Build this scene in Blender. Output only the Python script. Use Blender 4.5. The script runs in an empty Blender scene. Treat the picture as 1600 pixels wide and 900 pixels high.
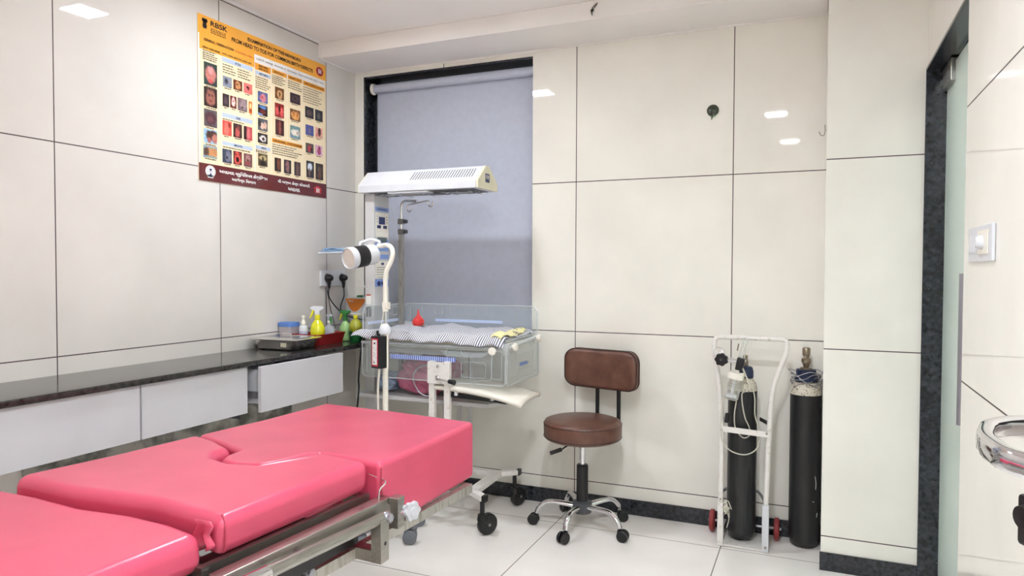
import bpy, bmesh, math, random
from mathutils import Vector, Matrix
random.seed(7)
sc = bpy.context.scene
COL = sc.collection

# ------------------------------------------------------------------ camera
F_PX = 1098.6
cam_d = bpy.data.cameras.new('camera')
cam = bpy.data.objects.new('camera', cam_d); COL.objects.link(cam)
cam_d.sensor_fit = 'HORIZONTAL'; cam_d.sensor_width = 36.0
cam_d.lens = 36.0 * F_PX / 1600.0
cam_d.clip_start = 0.03
_y, _p, _r = [math.radians(a) for a in (-23.3045, 1.5415, 0.1937)]
_fw = Vector((math.sin(_y)*math.cos(_p), math.cos(_y)*math.cos(_p), -math.sin(_p)))
_rt = Vector((math.cos(_y), -math.sin(_y), 0)); _up = _rt.cross(_fw)
_r2 = math.cos(_r)*_rt + math.sin(_r)*_up
_u2 = -math.sin(_r)*_rt + math.cos(_r)*_up
m = Matrix.Identity(4)
for i in range(3):
    m[i][0] = _r2[i]; m[i][1] = _u2[i]; m[i][2] = -_fw[i]
m[0][3], m[1][3], m[2][3] = 0, 0, 1.2797
cam.matrix_world = m
sc.camera = cam

# ------------------------------------------------------------------ view and world
sc.view_settings.view_transform = 'Standard'
sc.view_settings.look = 'None'
sc.view_settings.gamma = 1.0
sc.view_settings.use_curve_mapping = False
sc.view_settings.exposure = 0.43
sc.cycles.max_bounces = 14
sc.cycles.diffuse_bounces = 7
sc.cycles.glossy_bounces = 5
sc.cycles.transmission_bounces = 8
sc.cycles.transparent_max_bounces = 16
w = bpy.data.worlds.new('world'); sc.world = w; w.use_nodes = True
w.node_tree.nodes['Background'].inputs[0].default_value = (0.8, 0.82, 0.9, 1)
w.node_tree.nodes['Background'].inputs[1].default_value = 0.3
LAMP_POWER = 250.0        # emission strength of the ceiling panels
LAMPS = [(-1.84, 2.40, .72), (-0.31, 1.02, 1.4), (-0.25, -0.33, 1.0), (1.35, 2.6, 2.6)]   # x, y, share of the power; last one added unseen to brighten the glass door

# ------------------------------------------------------------------ materials
def lin(c):
    out = []
    for v in c[:3]:
        v = v/255.0
        out.append(v/12.92 if v <= 0.04045 else ((v+0.055)/1.055)**2.4)
    return out
def _new(name):
    mt = bpy.data.materials.new(name); mt.use_nodes = True
    nt = mt.node_tree; b = nt.nodes['Principled BSDF']
    return mt, nt, b
def mat(name, c, rough=0.5, metal=0.0, var=0.06, scale=12.0, bump=0.0, bscale=60.0, spec=0.5, coat=0.0, c2=None, trans=0.0, alpha=1.0, detail=3.0, stretch=None, cut=None, sss=0.0):
    mt, nt, b = _new(name)
    N = nt.nodes; L = nt.links
    tc = N.new('ShaderNodeTexCoord'); src = tc.outputs['Object']
    if stretch:
        mp = N.new('ShaderNodeMapping'); mp.inputs['Scale'].default_value = stretch
        L.new(src, mp.inputs['Vector']); src = mp.outputs['Vector']
    nz = N.new('ShaderNodeTexNoise'); nz.inputs['Scale'].default_value = scale; nz.inputs['Detail'].default_value = detail
    L.new(src, nz.inputs['Vector'])
    cr = N.new('ShaderNodeValToRGB'); L.new(nz.outputs['Fac'], cr.inputs['Fac'])
    a = lin(c)
    if c2 is not None: d = lin(c2)
    else: d = [min(1, x*(1-var*2)) for x in a]; a = [min(1, x*(1+var)) for x in a]
    lo, hi = cut if cut else (0.3, 0.7)
    cr.color_ramp.elements[0].position = lo; cr.color_ramp.elements[1].position = hi
    cr.color_ramp.elements[0].color = (*d, 1); cr.color_ramp.elements[1].color = (*a, 1)
    L.new(cr.outputs['Color'], b.inputs['Base Color'])
    b.inputs['Roughness'].default_value = rough; b.inputs['Metallic'].default_value = metal
    b.inputs['Specular IOR Level'].default_value = spec
    b.inputs['Coat Weight'].default_value = coat
    b.inputs['Transmission Weight'].default_value = trans
    b.inputs['Alpha'].default_value = alpha
    if sss: b.inputs['Subsurface Weight'].default_value = sss; b.inputs['Subsurface Scale'].default_value = 0.01
    if bump:
        n2 = N.new('ShaderNodeTexNoise'); n2.inputs['Scale'].default_value = bscale; n2.inputs['Detail'].default_value = 2
        L.new(src, n2.inputs['Vector'])
        bp = N.new('ShaderNodeBump'); bp.inputs['Strength'].default_value = bump; bp.inputs['Distance'].default_value = 0.002
        L.new(n2.outputs['Fac'], bp.inputs['Height']); L.new(bp.outputs['Normal'], b.inputs['Normal'])
    return mt
def tile_mat(name, c, joint, axes, origin, size, width, rough, var=0.03, spec=0.5, bump=0.0):
    mt, nt, b = _new(name); N = nt.nodes; L = nt.links
    tc = N.new('ShaderNodeTexCoord'); sp = N.new('ShaderNodeSeparateXYZ'); L.new(tc.outputs['Object'], sp.inputs[0])
    def mth(op, a, bb=None):
        n = N.new('ShaderNodeMath'); n.operation = op
        for k, v in ((0, a), (1, bb)):
            if v is None: continue
            if isinstance(v, (int, float)): n.inputs[k].default_value = v
            else: L.new(v, n.inputs[k])
        return n.outputs[0]
    fac = None
    for ax, o, s in zip(axes, origin, size):
        t = mth('DIVIDE', mth('SUBTRACT', sp.outputs[ax], o), s)
        t = mth('ABSOLUTE', mth('SUBTRACT', mth('FRACT', mth('ADD', t, 0.5)), 0.5))
        g = mth('LESS_THAN', t, width/2/s)
        fac = g if fac is None else mth('MAXIMUM', fac, g)
    nz = N.new('ShaderNodeTexNoise'); nz.inputs['Scale'].default_value = 3.0; nz.inputs['Detail'].default_value = 6
    L.new(tc.outputs['Object'], nz.inputs['Vector'])
    cr = N.new('ShaderNodeValToRGB'); L.new(nz.outputs['Fac'], cr.inputs['Fac'])
    a = lin(c); cr.color_ramp.elements[0].color = (*[x*(1-2*var) for x in a], 1); cr.color_ramp.elements[1].color = (*[min(1, x*(1+var)) for x in a], 1)
    cr.color_ramp.elements[0].position = 0.3; cr.color_ramp.elements[1].position = 0.7
    mx = N.new('ShaderNodeMix'); mx.data_type = 'RGBA'
    L.new(fac, mx.inputs[0]); L.new(cr.outputs['Color'], mx.inputs[6]); mx.inputs[7].default_value = (*lin(joint), 1)
    L.new(mx.outputs[2], b.inputs['Base Color'])
    rr = N.new('ShaderNodeMapRange'); L.new(fac, rr.inputs[0]); rr.inputs[3].default_value = rough; rr.inputs[4].default_value = 0.7
    L.new(rr.outputs[0], b.inputs['Roughness'])
    b.inputs['Specular IOR Level'].default_value = spec
    if bump:
        n2 = N.new('ShaderNodeTexNoise'); n2.inputs['Scale'].default_value = 1.6; n2.inputs['Detail'].default_value = 1
        L.new(tc.outputs['Object'], n2.inputs['Vector'])
        bp = N.new('ShaderNodeBump'); bp.inputs['Strength'].default_value = bump; bp.inputs['Distance'].default_value = 0.004
        L.new(n2.outputs['Fac'], bp.inputs['Height']); L.new(bp.outputs['Normal'], b.inputs['Normal'])
    return mt
def clear_mat(name, c=(235, 240, 240), alpha=0.22, rough=0.04):
    # thin acrylic: mostly see-through with a glossy skin
    mt, nt, b = _new(name); N = nt.nodes; L = nt.links
    tc = N.new('ShaderNodeTexCoord'); nz = N.new('ShaderNodeTexNoise'); nz.inputs['Scale'].default_value = 4
    L.new(tc.outputs['Object'], nz.inputs['Vector'])
    tr = N.new('ShaderNodeBsdfTransparent'); tr.inputs[0].default_value = (*lin((246, 248, 248)), 1)
    lw = N.new('ShaderNodeLayerWeight'); lw.inputs['Blend'].default_value = 0.35
    mr = N.new('ShaderNodeMapRange'); L.new(lw.outputs['Facing'], mr.inputs[0])
    mr.inputs[3].default_value = alpha; mr.inputs[4].default_value = min(1, alpha+0.35)
    mp = N.new('ShaderNodeMapRange'); L.new(nz.outputs['Fac'], mp.inputs[0]); mp.inputs[3].default_value = rough; mp.inputs[4].default_value = rough+0.08
    L.new(mp.outputs[0], b.inputs['Roughness'])
    b.inputs['Base Color'].default_value = (*lin(c), 1)
    ms = N.new('ShaderNodeMixShader'); L.new(mr.outputs[0], ms.inputs[0]); L.new(tr.outputs[0], ms.inputs[1]); L.new(b.outputs[0], ms.inputs[2])
    L.new(ms.outputs[0], N['Material Output'].inputs['Surface'])
    return mt
def stripe_mat(name, axis, period, c1, c2, duty=0.5, rough=0.7, warp=0.0, offs=0.0, axis2=None, mixv=0.0):
    mt, nt, b = _new(name); N = nt.nodes; L = nt.links
    tc = N.new('ShaderNodeTexCoord'); sp = N.new('ShaderNodeSeparateXYZ')
    src = tc.outputs['Object']
    L.new(src, sp.inputs[0])
    v = sp.outputs[axis]
    if axis2 is not None:
        m0 = N.new('ShaderNodeMath'); m0.operation = 'MULTIPLY_ADD'; L.new(sp.outputs[axis2], m0.inputs[0]); m0.inputs[1].default_value = mixv; L.new(v, m0.inputs[2]); v = m0.outputs[0]
    if warp:
        nz = N.new('ShaderNodeTexNoise'); nz.inputs['Scale'].default_value = 5; L.new(src, nz.inputs['Vector'])
        ma = N.new('ShaderNodeMath'); ma.operation = 'MULTIPLY_ADD'; L.new(nz.outputs['Fac'], ma.inputs[0]); ma.inputs[1].default_value = warp; L.new(v, ma.inputs[2]); v = ma.outputs[0]
    d = N.new('ShaderNodeMath'); d.operation = 'DIVIDE'; L.new(v, d.inputs[0]); d.inputs[1].default_value = period
    a = N.new('ShaderNodeMath'); a.operation = 'ADD'; L.new(d.outputs[0], a.inputs[0]); a.inputs[1].default_value = offs
    f = N.new('ShaderNodeMath'); f.operation = 'FRACT'; L.new(a.outputs[0], f.inputs[0])
    g = N.new('ShaderNodeMath'); g.operation = 'LESS_THAN'; L.new(f.outputs[0], g.inputs[0]); g.inputs[1].default_value = duty
    mx = N.new('ShaderNodeMix'); mx.data_type = 'RGBA'; L.new(g.outputs[0], mx.inputs[0])
    mx.inputs[6].default_value = (*lin(c1), 1); mx.inputs[7].default_value = (*lin(c2), 1)
    L.new(mx.outputs[2], b.inputs['Base Color']); b.inputs['Roughness'].default_value = rough
    return mt
def emit_mat(name, c, strength):
    mt, nt, b = _new(name)
    b.inputs['Base Color'].default_value = (*lin(c), 1)
    b.inputs['Emission Color'].default_value = (*lin(c), 1); b.inputs['Emission Strength'].default_value = strength
    return mt
def vcol_mat(name, rough=0.35):
    mt, nt, b = _new(name); at = nt.nodes.new('ShaderNodeAttribute'); at.attribute_name = 'Col'
    nt.links.new(at.outputs['Color'], b.inputs['Base Color']); b.inputs['Roughness'].default_value = rough
    return mt

T = 0.8035
ZJ = 1.7459
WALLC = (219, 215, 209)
JC = (74, 64, 62)
M = {}
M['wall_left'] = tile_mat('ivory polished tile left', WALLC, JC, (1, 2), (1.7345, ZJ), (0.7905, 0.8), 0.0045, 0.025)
WALLW = (241, 239, 230)
M['wall_back'] = tile_mat('ivory polished tile back', WALLW, JC, (0, 2), (-1.1775, ZJ), (T, 0.8), 0.0045, 0.025)
M['wall_column'] = tile_mat('ivory polished tile column', WALLW, JC, (0, 2), (-0.4, ZJ), (1.6, 0.8), 0.0045, 0.025)
M['wall_right'] = tile_mat('ivory polished tile right', WALLW, JC, (1, 2), (0.35, 1.758), (3.2, 0.8055), 0.0045, 0.02)
M['floor'] = tile_mat('white polished floor tile', (246, 243, 238), (96, 92, 88), (0, 1), (-1.185, 3.3213), (0.802, 0.796), 0.004, 0.08, bump=0.02)
M['ceiling'] = mat('ceiling paint', (243, 240, 238), 0.85, var=0.01, scale=2)
M['beam'] = mat('beam paint', (242, 239, 236), 0.8, var=0.015, scale=3)
M['granite'] = mat('black granite', (62, 66, 74), 0.22, c2=(24, 25, 28), scale=60, detail=8, cut=(0.35, 0.75))
M['granite_top'] = mat('counter granite', (70, 68, 66), 0.12, c2=(30, 30, 30), scale=50, detail=8, cut=(0.3, 0.8), spec=0.6)
M['blind'] = mat('grey blind fabric', (188, 194, 210), 0.75, var=0.02, scale=30, bump=0.05, bscale=400)
M['alu'] = mat('grey aluminium', (165, 165, 172), 0.35, 0.7, var=0.05)
M['white'] = mat('white enamel', (216, 219, 224), 0.3, var=0.02)
M['white_worn'] = mat('worn white paint', (230, 227, 222), 0.4, c2=(206, 198, 188), scale=55, cut=(0.28, 0.42))
M['cream'] = mat('cream enamel', (226, 222, 196), 0.35, var=0.03)
M['ivory'] = mat('ivory plastic', (240, 236, 224), 0.35, var=0.02)
M['grey'] = mat('light grey laminate', (200, 200, 204), 0.45, var=0.02, scale=5)
M['greyp'] = mat('grey painted steel', (204, 204, 204), 0.4, var=0.03)
M['pink'] = mat('pink vinyl', (208, 80, 108), 0.27, var=0.04, scale=6, bump=0.10, bscale=350, spec=0.5)
M['pink_seam'] = mat('dark pink seam', (170, 48, 72), 0.5)
M['steel'] = mat('brushed stainless steel', (176, 173, 166), 0.30, 0.95, c2=(158, 155, 148), scale=30, stretch=(6, .5, 6), detail=6)
M['steel_stained'] = mat('stained stainless steel', (184, 181, 174), 0.30, 0.95, c2=(150, 130, 136), scale=14, detail=8, cut=(0.34, 0.42), stretch=(3, 1, 3))
M['steel_marked'] = mat('marked steel strip', (190, 187, 180), 0.38, 0.8, c2=(166, 161, 150), scale=45, detail=6, cut=(0.35, 0.5), stretch=(1, 2, .3))
M['chrome'] = mat('chrome', (225, 225, 228), 0.07, 1.0, var=0.01)
M['tray_steel'] = mat('polished tray steel', (226, 224, 220), 0.16, 1.0, var=0.04, scale=8)
M['black'] = mat('black plastic', (22, 22, 24), 0.4, var=0.1)
M['black_metal'] = mat('black painted metal', (20, 20, 22), 0.3, var=0.1)
M['darkgrey'] = mat('dark grey plastic', (74, 76, 80), 0.45)
M['castergrey'] = mat('grey caster plastic', (112, 116, 122), 0.45)
M['brown'] = mat('brown leatherette', (114, 78, 64), 0.36, c2=(86, 53, 43), scale=14, detail=6, bump=0.15, bscale=250)
M['brown_piping'] = mat('dark brown piping', (46, 26, 22), 0.4)
M['cyl'] = mat('black cylinder paint', (38, 39, 41), 0.42, c2=(20, 20, 22), scale=10, detail=8, stretch=(3, 3, .6))
M['cyl_worn'] = mat('scuffed black paint', (48, 50, 52), 0.4, c2=(22, 23, 24), scale=12, detail=9, stretch=(5, 5, .5), cut=(0.35, 0.8))
M['cyl_shoulder'] = mat('chipped white shoulder paint', (214, 208, 192), 0.5, c2=(110, 96, 80), scale=110, detail=6, cut=(0.36, 0.46))
M['bluecap'] = mat('dark blue valve guard', (30, 44, 74), 0.4)
M['brass'] = mat('dull nickel brass', (150, 138, 120), 0.3, 0.9)
M['redwheel'] = mat('red rubber', (150, 52, 52), 0.55)
M['clear'] = clear_mat('clear acrylic', alpha=0.05)
M['clear_edge'] = clear_mat('acrylic edge', (225, 230, 232), alpha=0.55)
M['tubing'] = clear_mat('clear tubing', (236, 232, 216), alpha=0.6, rough=0.2)
M['flow'] = clear_mat('flowmeter glass', (238, 236, 228), alpha=0.22)
M['glass_door'] = mat('frosted green glass', (236, 246, 240), 0.4, var=0.02, scale=2, trans=0.55)
M['pinkbag'] = mat('pink plastic bag', (214, 130, 156), 0.28, c2=(176, 84, 116), scale=9, bump=0.6, bscale=30, detail=5)
M['bluebag'] = mat('pale blue plastic bag', (168, 190, 214), 0.3, c2=(130, 150, 180), scale=9, bump=0.5, bscale=30)
M['bluecloth'] = mat('pale blue cloth', (170, 200, 224), 0.6, c2=(130, 165, 205), scale=12, bump=0.3, bscale=25)
M['lblue'] = mat('panel blue', (130, 158, 214), 0.4)
M['navy'] = mat('navy blue', (36, 48, 96), 0.4)
M['orange'] = mat('orange card', (240, 140, 50), 0.45)
M['redbox'] = mat('dark red plastic', (140, 30, 30), 0.35)
M['green'] = mat('green plastic', (18, 92, 42), 0.35)
M['green2'] = mat('leaf green plastic', (50, 130, 60), 0.4)
M['yellow'] = mat('yellow plastic', (228, 222, 40), 0.35)
M['yliquid'] = mat('yellow liquid bottle', (222, 226, 30), 0.12, c2=(206, 204, 20), scale=30, bump=0.5, bscale=60, coat=0.4)
M['oliveliquid'] = mat('olive liquid bottle', (170, 172, 44), 0.12, var=0.08, coat=0.4)
M['greenliquid'] = mat('pale green bottle', (156, 200, 130), 0.15, var=0.06, coat=0.4)
M['clearbottle'] = clear_mat('clear bottle', (215, 222, 230), alpha=0.5)
M['bluelid'] = mat('blue lid', (92, 134, 206), 0.35)
M['box_clear'] = clear_mat('translucent box', (190, 182, 186), alpha=0.72)
M['bulb'] = mat('red rubber bulb', (226, 62, 58), 0.35)
M['redpanel'] = mat('red panel edge', (196, 40, 56), 0.45)
M['paper'] = mat('white label', (236, 236, 232), 0.5, var=0.01)
M['warn'] = mat('red warning stripe', (196, 70, 60), 0.5)
M['lcd'] = mat('grey lcd', (92, 104, 104), 0.25)
M['dirt'] = mat('brown corroded wire', (60, 44, 34), 0.8)
M['hookgreen'] = mat('dark green glass sucker', (26, 44, 22), 0.08, coat=1.0)
M['hookpale'] = mat('pale green sucker rim', (130, 170, 136), 0.2)
M['mottled'] = mat('unfinished mottled wall', (170, 168, 160), 0.8, c2=(98, 100, 94), scale=9, detail=4, cut=(0.42, 0.6))
M['reflector'] = mat('lamp reflector', (238, 226, 216), 0.15, 0.3)
M['blackband'] = stripe_mat('ribbed black band', 2, 0.006, (10, 10, 11), (44, 44, 46), 0.3, 0.4)
M['sheet'] = stripe_mat('black and white striped cotton', 0, 0.0115, (240, 240, 244), (84, 90, 110), 0.45, 0.85, warp=0.03, axis2=1, mixv=-0.28)
M['sheet_hem'] = mat('yellow patterned hem', (238, 232, 176), 0.85, c2=(140, 138, 128), scale=38, cut=(0.36, 0.40))
M['ruler'] = stripe_mat('blue ruler print', 0, 0.012, (106, 128, 200), (204, 214, 240), 0.35, 0.5)
M['ruler_pale'] = stripe_mat('pale ruler print', 0, 0.01, (200, 214, 238), (150, 172, 220), 0.3, 0.5)

# ------------------------------------------------------------------ builders
def frame_from(d):
    d = Vector(d).normalized()
    a = Vector((0, 0, 1)) if abs(d.z) < 0.9 else Vector((1, 0, 0))
    u = d.cross(a).normalized(); v = d.cross(u).normalized()
    return u, v
class B:
    def __init__(s): s.bm = bmesh.new(); s.mi = 0; s.wn = False
    def _f(s, vs):
        try:
            f = s.bm.faces.new(vs); f.material_index = s.mi; return f
        except ValueError: return None
    def m(s, i): s.mi = i; return s
    def box(s, x0, x1, y0, y1, z0, z1, bev=0.0, seg=2, T=None):
        b2 = bmesh.new()
        r = bmesh.ops.create_cube(b2, size=1.0)
        for v in b2.verts:
            v.co = Vector(((x0+x1)/2 + v.co.x*(x1-x0), (y0+y1)/2 + v.co.y*(y1-y0), (z0+z1)/2 + v.co.z*(z1-z0)))
        if bev: s.wn = True; bmesh.ops.bevel(b2, geom=list(b2.edges), offset=bev, segments=seg, profile=0.5, affect='EDGES')
        s._merge(b2, T); return s
    def _merge(s, b2, T=None):
        mp = {}
        for v in b2.verts: mp[v] = s.bm.verts.new(T(v.co.copy()) if T else v.co)
        for f in b2.faces: s._f([mp[v] for v in f.verts])
        b2.free()
    def poly(s, pts):
        return s._f([s.bm.verts.new(p) for p in pts])
    def prism(s, pts, vec, bev=0.0, seg=2, T=None):
        b2 = bmesh.new(); vec = Vector(vec)
        a = [b2.verts.new(Vector(p)) for p in pts]; b = [b2.verts.new(Vector(p)+vec) for p in pts]
        n = len(a); b2.faces.new(a); b2.faces.new(list(reversed(b)))
        for i in range(n): b2.faces.new([a[i], b[i], b[(i+1) % n], a[(i+1) % n]])
        bmesh.ops.recalc_face_normals(b2, faces=b2.faces)
        if bev:
            s.wn = True
            es = [e for e in b2.edges if len(e.link_faces) == 2 and e.calc_face_angle(0) > 0.5]
            bmesh.ops.bevel(b2, geom=es, offset=bev, segments=seg, profile=0.5, affect='EDGES', clamp_overlap=True)
        s._merge(b2, T); return s
    def tube(s, path, r, n=10, caps=True, closed=False):
        P = [Vector(p) for p in path]; k = len(P)
        rs = r if isinstance(r, (list, tuple)) else [r]*k
        rings = []; u = None
        for i in range(k):
            if closed: d = P[(i+1) % k]-P[i-1]
            else: d = P[min(i+1, k-1)]-P[max(i-1, 0)]
            d.normalize()
            if u is None: u, v = frame_from(d)
            else:
                u = (u - d*u.dot(d)).normalized(); v = d.cross(u).normalized()
            rings.append([s.bm.verts.new(P[i] + (u*math.cos(t)+v*math.sin(t))*rs[i]) for t in [2*math.pi*j/n for j in range(n)]])
        for i in range(k if closed else k-1):
            A, C = rings[i], rings[(i+1) % k]
            for j in range(n): s._f([A[j], A[(j+1) % n], C[(j+1) % n], C[j]])
        if caps and not closed: s._f(list(reversed(rings[0]))); s._f(rings[-1])
        return s
    def cyl(s, a, b, r, r2=None, n=24, caps=True):
        return s.tube([a, b], [r, r if r2 is None else r2], n, caps)
    def lathe(s, o, prof, n=32, axis=(0, 0, 1), cap=True):
        o = Vector(o); ax = Vector(axis).normalized(); u, v = frame_from(ax); rings = []
        for (r, h) in prof:
            rings.append([s.bm.verts.new(o+ax*h+(u*math.cos(t)+v*math.sin(t))*max(r, 1e-5)) for t in [2*math.pi*j/n for j in range(n)]])
        for A, C in zip(rings, rings[1:]):
            for j in range(n): s._f([A[j], C[j], C[(j+1) % n], A[(j+1) % n]])
        if cap: s._f(rings[0]); s._f(list(reversed(rings[-1])))
        return s
    def ball(s, c, rx, ry=None, rz=None, n=16, T=None):
        b2 = bmesh.new(); bmesh.ops.create_uvsphere(b2, u_segments=n, v_segments=max(6, n//2), radius=1)
        ry = rx if ry is None else ry; rz = rx if rz is None else rz
        for v in b2.verts: v.co = Vector((c[0]+v.co.x*rx, c[1]+v.co.y*ry, c[2]+v.co.z*rz))
        s._merge(b2, T); return s
    def bar(s, a, b, w, h, up=(0, 0, 1), bev=0.0):
        a = Vector(a); b = Vector(b); d = (b-a); L = d.length; d.normalize()
        x = d.cross(Vector(up)).normalized(); z = x.cross(d).normalized()
        def T(c): return a + d*c.y + x*c.x + z*c.z
        return s.box(-w/2, w/2, 0, L, -h/2, h/2, bev=bev, T=T)
    def grid(s, fn, nu, nv):
        V = [[s.bm.verts.new(fn(i/nu, j/nv)) for j in range(nv+1)] for i in range(nu+1)]
        for i in range(nu):
            for j in range(nv): s._f([V[i][j], V[i+1][j], V[i+1][j+1], V[i][j+1]])
        return s
    def build(s, name, mats, parent=None, label=None, smooth=True, ang=38, sol=None, normals=True):
        if normals: bmesh.ops.recalc_face_normals(s.bm, faces=s.bm.faces)
        for e in s.bm.edges:
            if len(e.link_faces) == 2 and e.calc_face_angle(0) > math.radians(ang): e.smooth = False
        if smooth:
            for f in s.bm.faces: f.smooth = True
        me = bpy.data.meshes.new(name)
        o = bpy.data.objects.new(name, me); COL.objects.link(o)
        off = Vector((0, 0, 0))
        if parent is not None:
            p = parent
            while p is not None: off += Vector(p.location); p = p.parent
            o.parent = parent
        if off.length: bmesh.ops.translate(s.bm, verts=s.bm.verts, vec=-off)
        s.bm.to_mesh(me); s.bm.free()
        if not isinstance(mats, (list, tuple)): mats = [mats]
        for mm in mats: me.materials.append(M[mm] if isinstance(mm, str) else mm)
        if sol:
            md = o.modifiers.new('thickness', 'SOLIDIFY'); md.thickness = sol; md.offset = 0
        if s.wn and smooth:
            wnm = o.modifiers.new('weighted normals', 'WEIGHTED_NORMAL'); wnm.keep_sharp = True
        if label: o['label'] = label
        return o
def center(o):
    # give a single-mesh thing an origin at the middle of its base
    vs = [v.co for v in o.data.vertices]
    c = Vector(((min(v.x for v in vs)+max(v.x for v in vs))/2, (min(v.y for v in vs)+max(v.y for v in vs))/2, min(v.z for v in vs)))
    o.data.transform(Matrix.Translation(-c)); o.location = c
    return o
def tag(o, label, cat, group=None, kind=None):
    o['label'] = label; o['category'] = cat
    if group: o['group'] = group
    if kind: o['kind'] = kind
    return o
def thing(name, loc, label, cat, group=None):
    o = bpy.data.objects.new(name, None); COL.objects.link(o); o.location = loc; o.empty_display_size = 0.05
    return tag(o, label, cat, group)
def struct(o):
    o['kind'] = 'structure'; return o
def spline(pts, n=8, closed=False):
    P = [Vector(p) for p in pts]; k = len(P); out = []
    rng = range(k) if closed else range(k-1)
    for i in rng:
        if closed: a, b, c, d = P[i-1], P[i], P[(i+1) % k], P[(i+2) % k]
        else: a, b, c, d = P[max(i-1, 0)], P[i], P[i+1], P[min(i+2, k-1)]
        for j in range(n):
            t = j/n
            out.append(0.5*((2*b)+(c-a)*t+(2*a-5*b+4*c-d)*t*t+(3*b-3*c+d-a)*t**3))
    if not closed: out.append(P[-1])
    return out
def fillet(pts, r, n=6):
    P = [Vector(p) for p in pts]; out = [P[0]]
    for i in range(1, len(P)-1):
        a = (P[i-1]-P[i]); b = (P[i+1]-P[i]); rr = min(r, a.length*0.49, b.length*0.49)
        s0 = P[i]+a.normalized()*rr; s1 = P[i]+b.normalized()*rr
        for j in range(n+1):
            t = j/n; out.append((1-t)**2*s0+2*t*(1-t)*P[i]+t*t*s1)
    out.append(P[-1]); return out
def caster(parent, x, y, top, R, wd, yaw, wheel_m='black', fork_m='black', twin=True):
    d = Vector((math.cos(yaw), math.sin(yaw), 0)); sd = Vector((-d.y, d.x, 0))
    wc = Vector((x, y, R)) + d*R*0.55
    b = B()
    b.cyl((x, y, R*1.9), (x, y, top), R*0.22, n=12)
    b.cyl((x, y, R*1.45), (x, y, R*2.0), R*0.5, R*0.42, n=16)
    for sg in (-1, 1):
        q = wc + sd*sg*(wd*0.62 if not twin else wd*0.10)
        b.bar(Vector((x, y, R*1.7))+sd*sg*(wd*0.4 if not twin else wd*.1), q, R*0.5, R*0.16, up=sd)
    f = b.build('caster', fork_m, parent)
    if twin:
        b = B()
        for sg in (-1, 1):
            b.lathe(wc+sd*sg*wd*0.12, [(R*0.6, 0), (R*0.92, 0), (R, wd*0.08), (R, wd*0.28), (R*0.85, wd*0.36), (0, wd*0.38)], 24, sd*sg)
        b.build('wheel', wheel_m, f)
    else:
        b = B().lathe(wc-sd*wd/2, [(0, 0), (R*.5, 0), (R*0.86, 0), (R, wd*.2), (R, wd*.8), (R*.86, wd), (R*.5, wd), (0, wd)], 28, sd)
        b.build('wheel', wheel_m, f)
        B().cyl(wc-sd*wd*.75, wc+sd*wd*.75, R*.13, n=12).build('hub_bolt', 'alu', f)
    return f

_fonts = {}
def text_mesh(body, box, place, ext=0.0, bold=0.0, fit=True, align='C'):
    """returns list of (verts, faces) placed: box=(u0,v0,u1,v1) in plane units with v up; place(u,v)->world"""
    cu = bpy.data.curves.new('t', 'FONT'); cu.body = body; cu.size = 1; cu.offset = bold; cu.resolution_u = 3
    cu.fill_mode = 'BOTH' if False else 'FRONT'
    o = bpy.data.objects.new('t', cu); COL.objects.link(o)
    dg = bpy.context.evaluated_depsgraph_get(); dg.update()
    me = bpy.data.meshes.new_from_object(o.evaluated_get(dg))
    vs = [v.co.copy() for v in me.vertices]; fs = [list(p.vertices) for p in me.polygons]
    bpy.data.objects.remove(o); bpy.data.curves.remove(cu); bpy.data.meshes.remove(me)
    if not vs: return [], []
    x0, x1 = min(v.x for v in vs), max(v.x for v in vs); y0, y1 = min(v.y for v in vs), max(v.y for v in vs)
    u0, v0, u1, v1 = box
    return [place(u0+(v.x-x0)/(x1-x0+1e-9)*(u1-u0), v0+(v.y-y0)/(y1-y0+1e-9)*(v1-v0)) for v in vs], fs
def add_mesh(b, vf):
    vs, fs = vf; V = [b.bm.verts.new(v) for v in vs]
    for f in fs: b._f([V[i] for i in f])

# ------------------------------------------------------------------ the room
XL, XD, YB, YC = -2.597, 0.4026, 3.595, 3.2575
ZC, ZS = 2.56, 2.47
YR = -1.9
o = struct(B().box(XL-.1, 2.2, YR-.1, YB+.25, -.1, 0).build('floor', 'floor', smooth=False))
o = struct(B().box(XL-.1, 2.2, YR-.1, YB+.25, ZC, ZC+.1).build('ceiling', 'ceiling', smooth=False))
o = struct(B().box(XL-.1, XL, YR-.1, YB+.25, 0, ZC).build('wall_left', 'wall_left', smooth=False))
WX0, WX1, WZ0, WZ1 = -2.535, -1.4285, 0.88, 2.44
b = B()
b.box(XL, WX0, YB, YB+.2, 0, ZC).box(WX1, 2.2, YB, YB+.2, 0, ZC).box(WX0, WX1, YB, YB+.2, WZ1, ZC).box(WX0, WX1, YB, YB+.2, 0, WZ0)
struct(b.build('wall_back', 'wall_back', smooth=False))
struct(B().box(0.038, XD, YC, YB, 0, ZC).build('wall_column', 'wall_column', smooth=False))
b = B()
b.box(XD, XD+.18, YR, 2.432, 0, ZC).box(XD, XD+.18, 2.432, YC+.001, 2.088, ZC).box(XD+.001, XD+.18, YC, YB, 0, ZC)
struct(b.build('wall_right', 'wall_right', smooth=False))
struct(B().box(XL-.1, 2.2, YR-.1, YR, 0, ZC).build('wall_rear', 'wall_right', smooth=False))
struct(B().box(2.1, 2.2, YR, YB, 0, ZC).build('wall_corridor', 'beam', smooth=False))
struct(B().box(XL, 0.0379, YC, YB, ZS, ZC, bev=.004).build('ceiling_beam', 'beam', ang=60))
b = B()   # thin plaster bead where walls meet the ceiling
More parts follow.
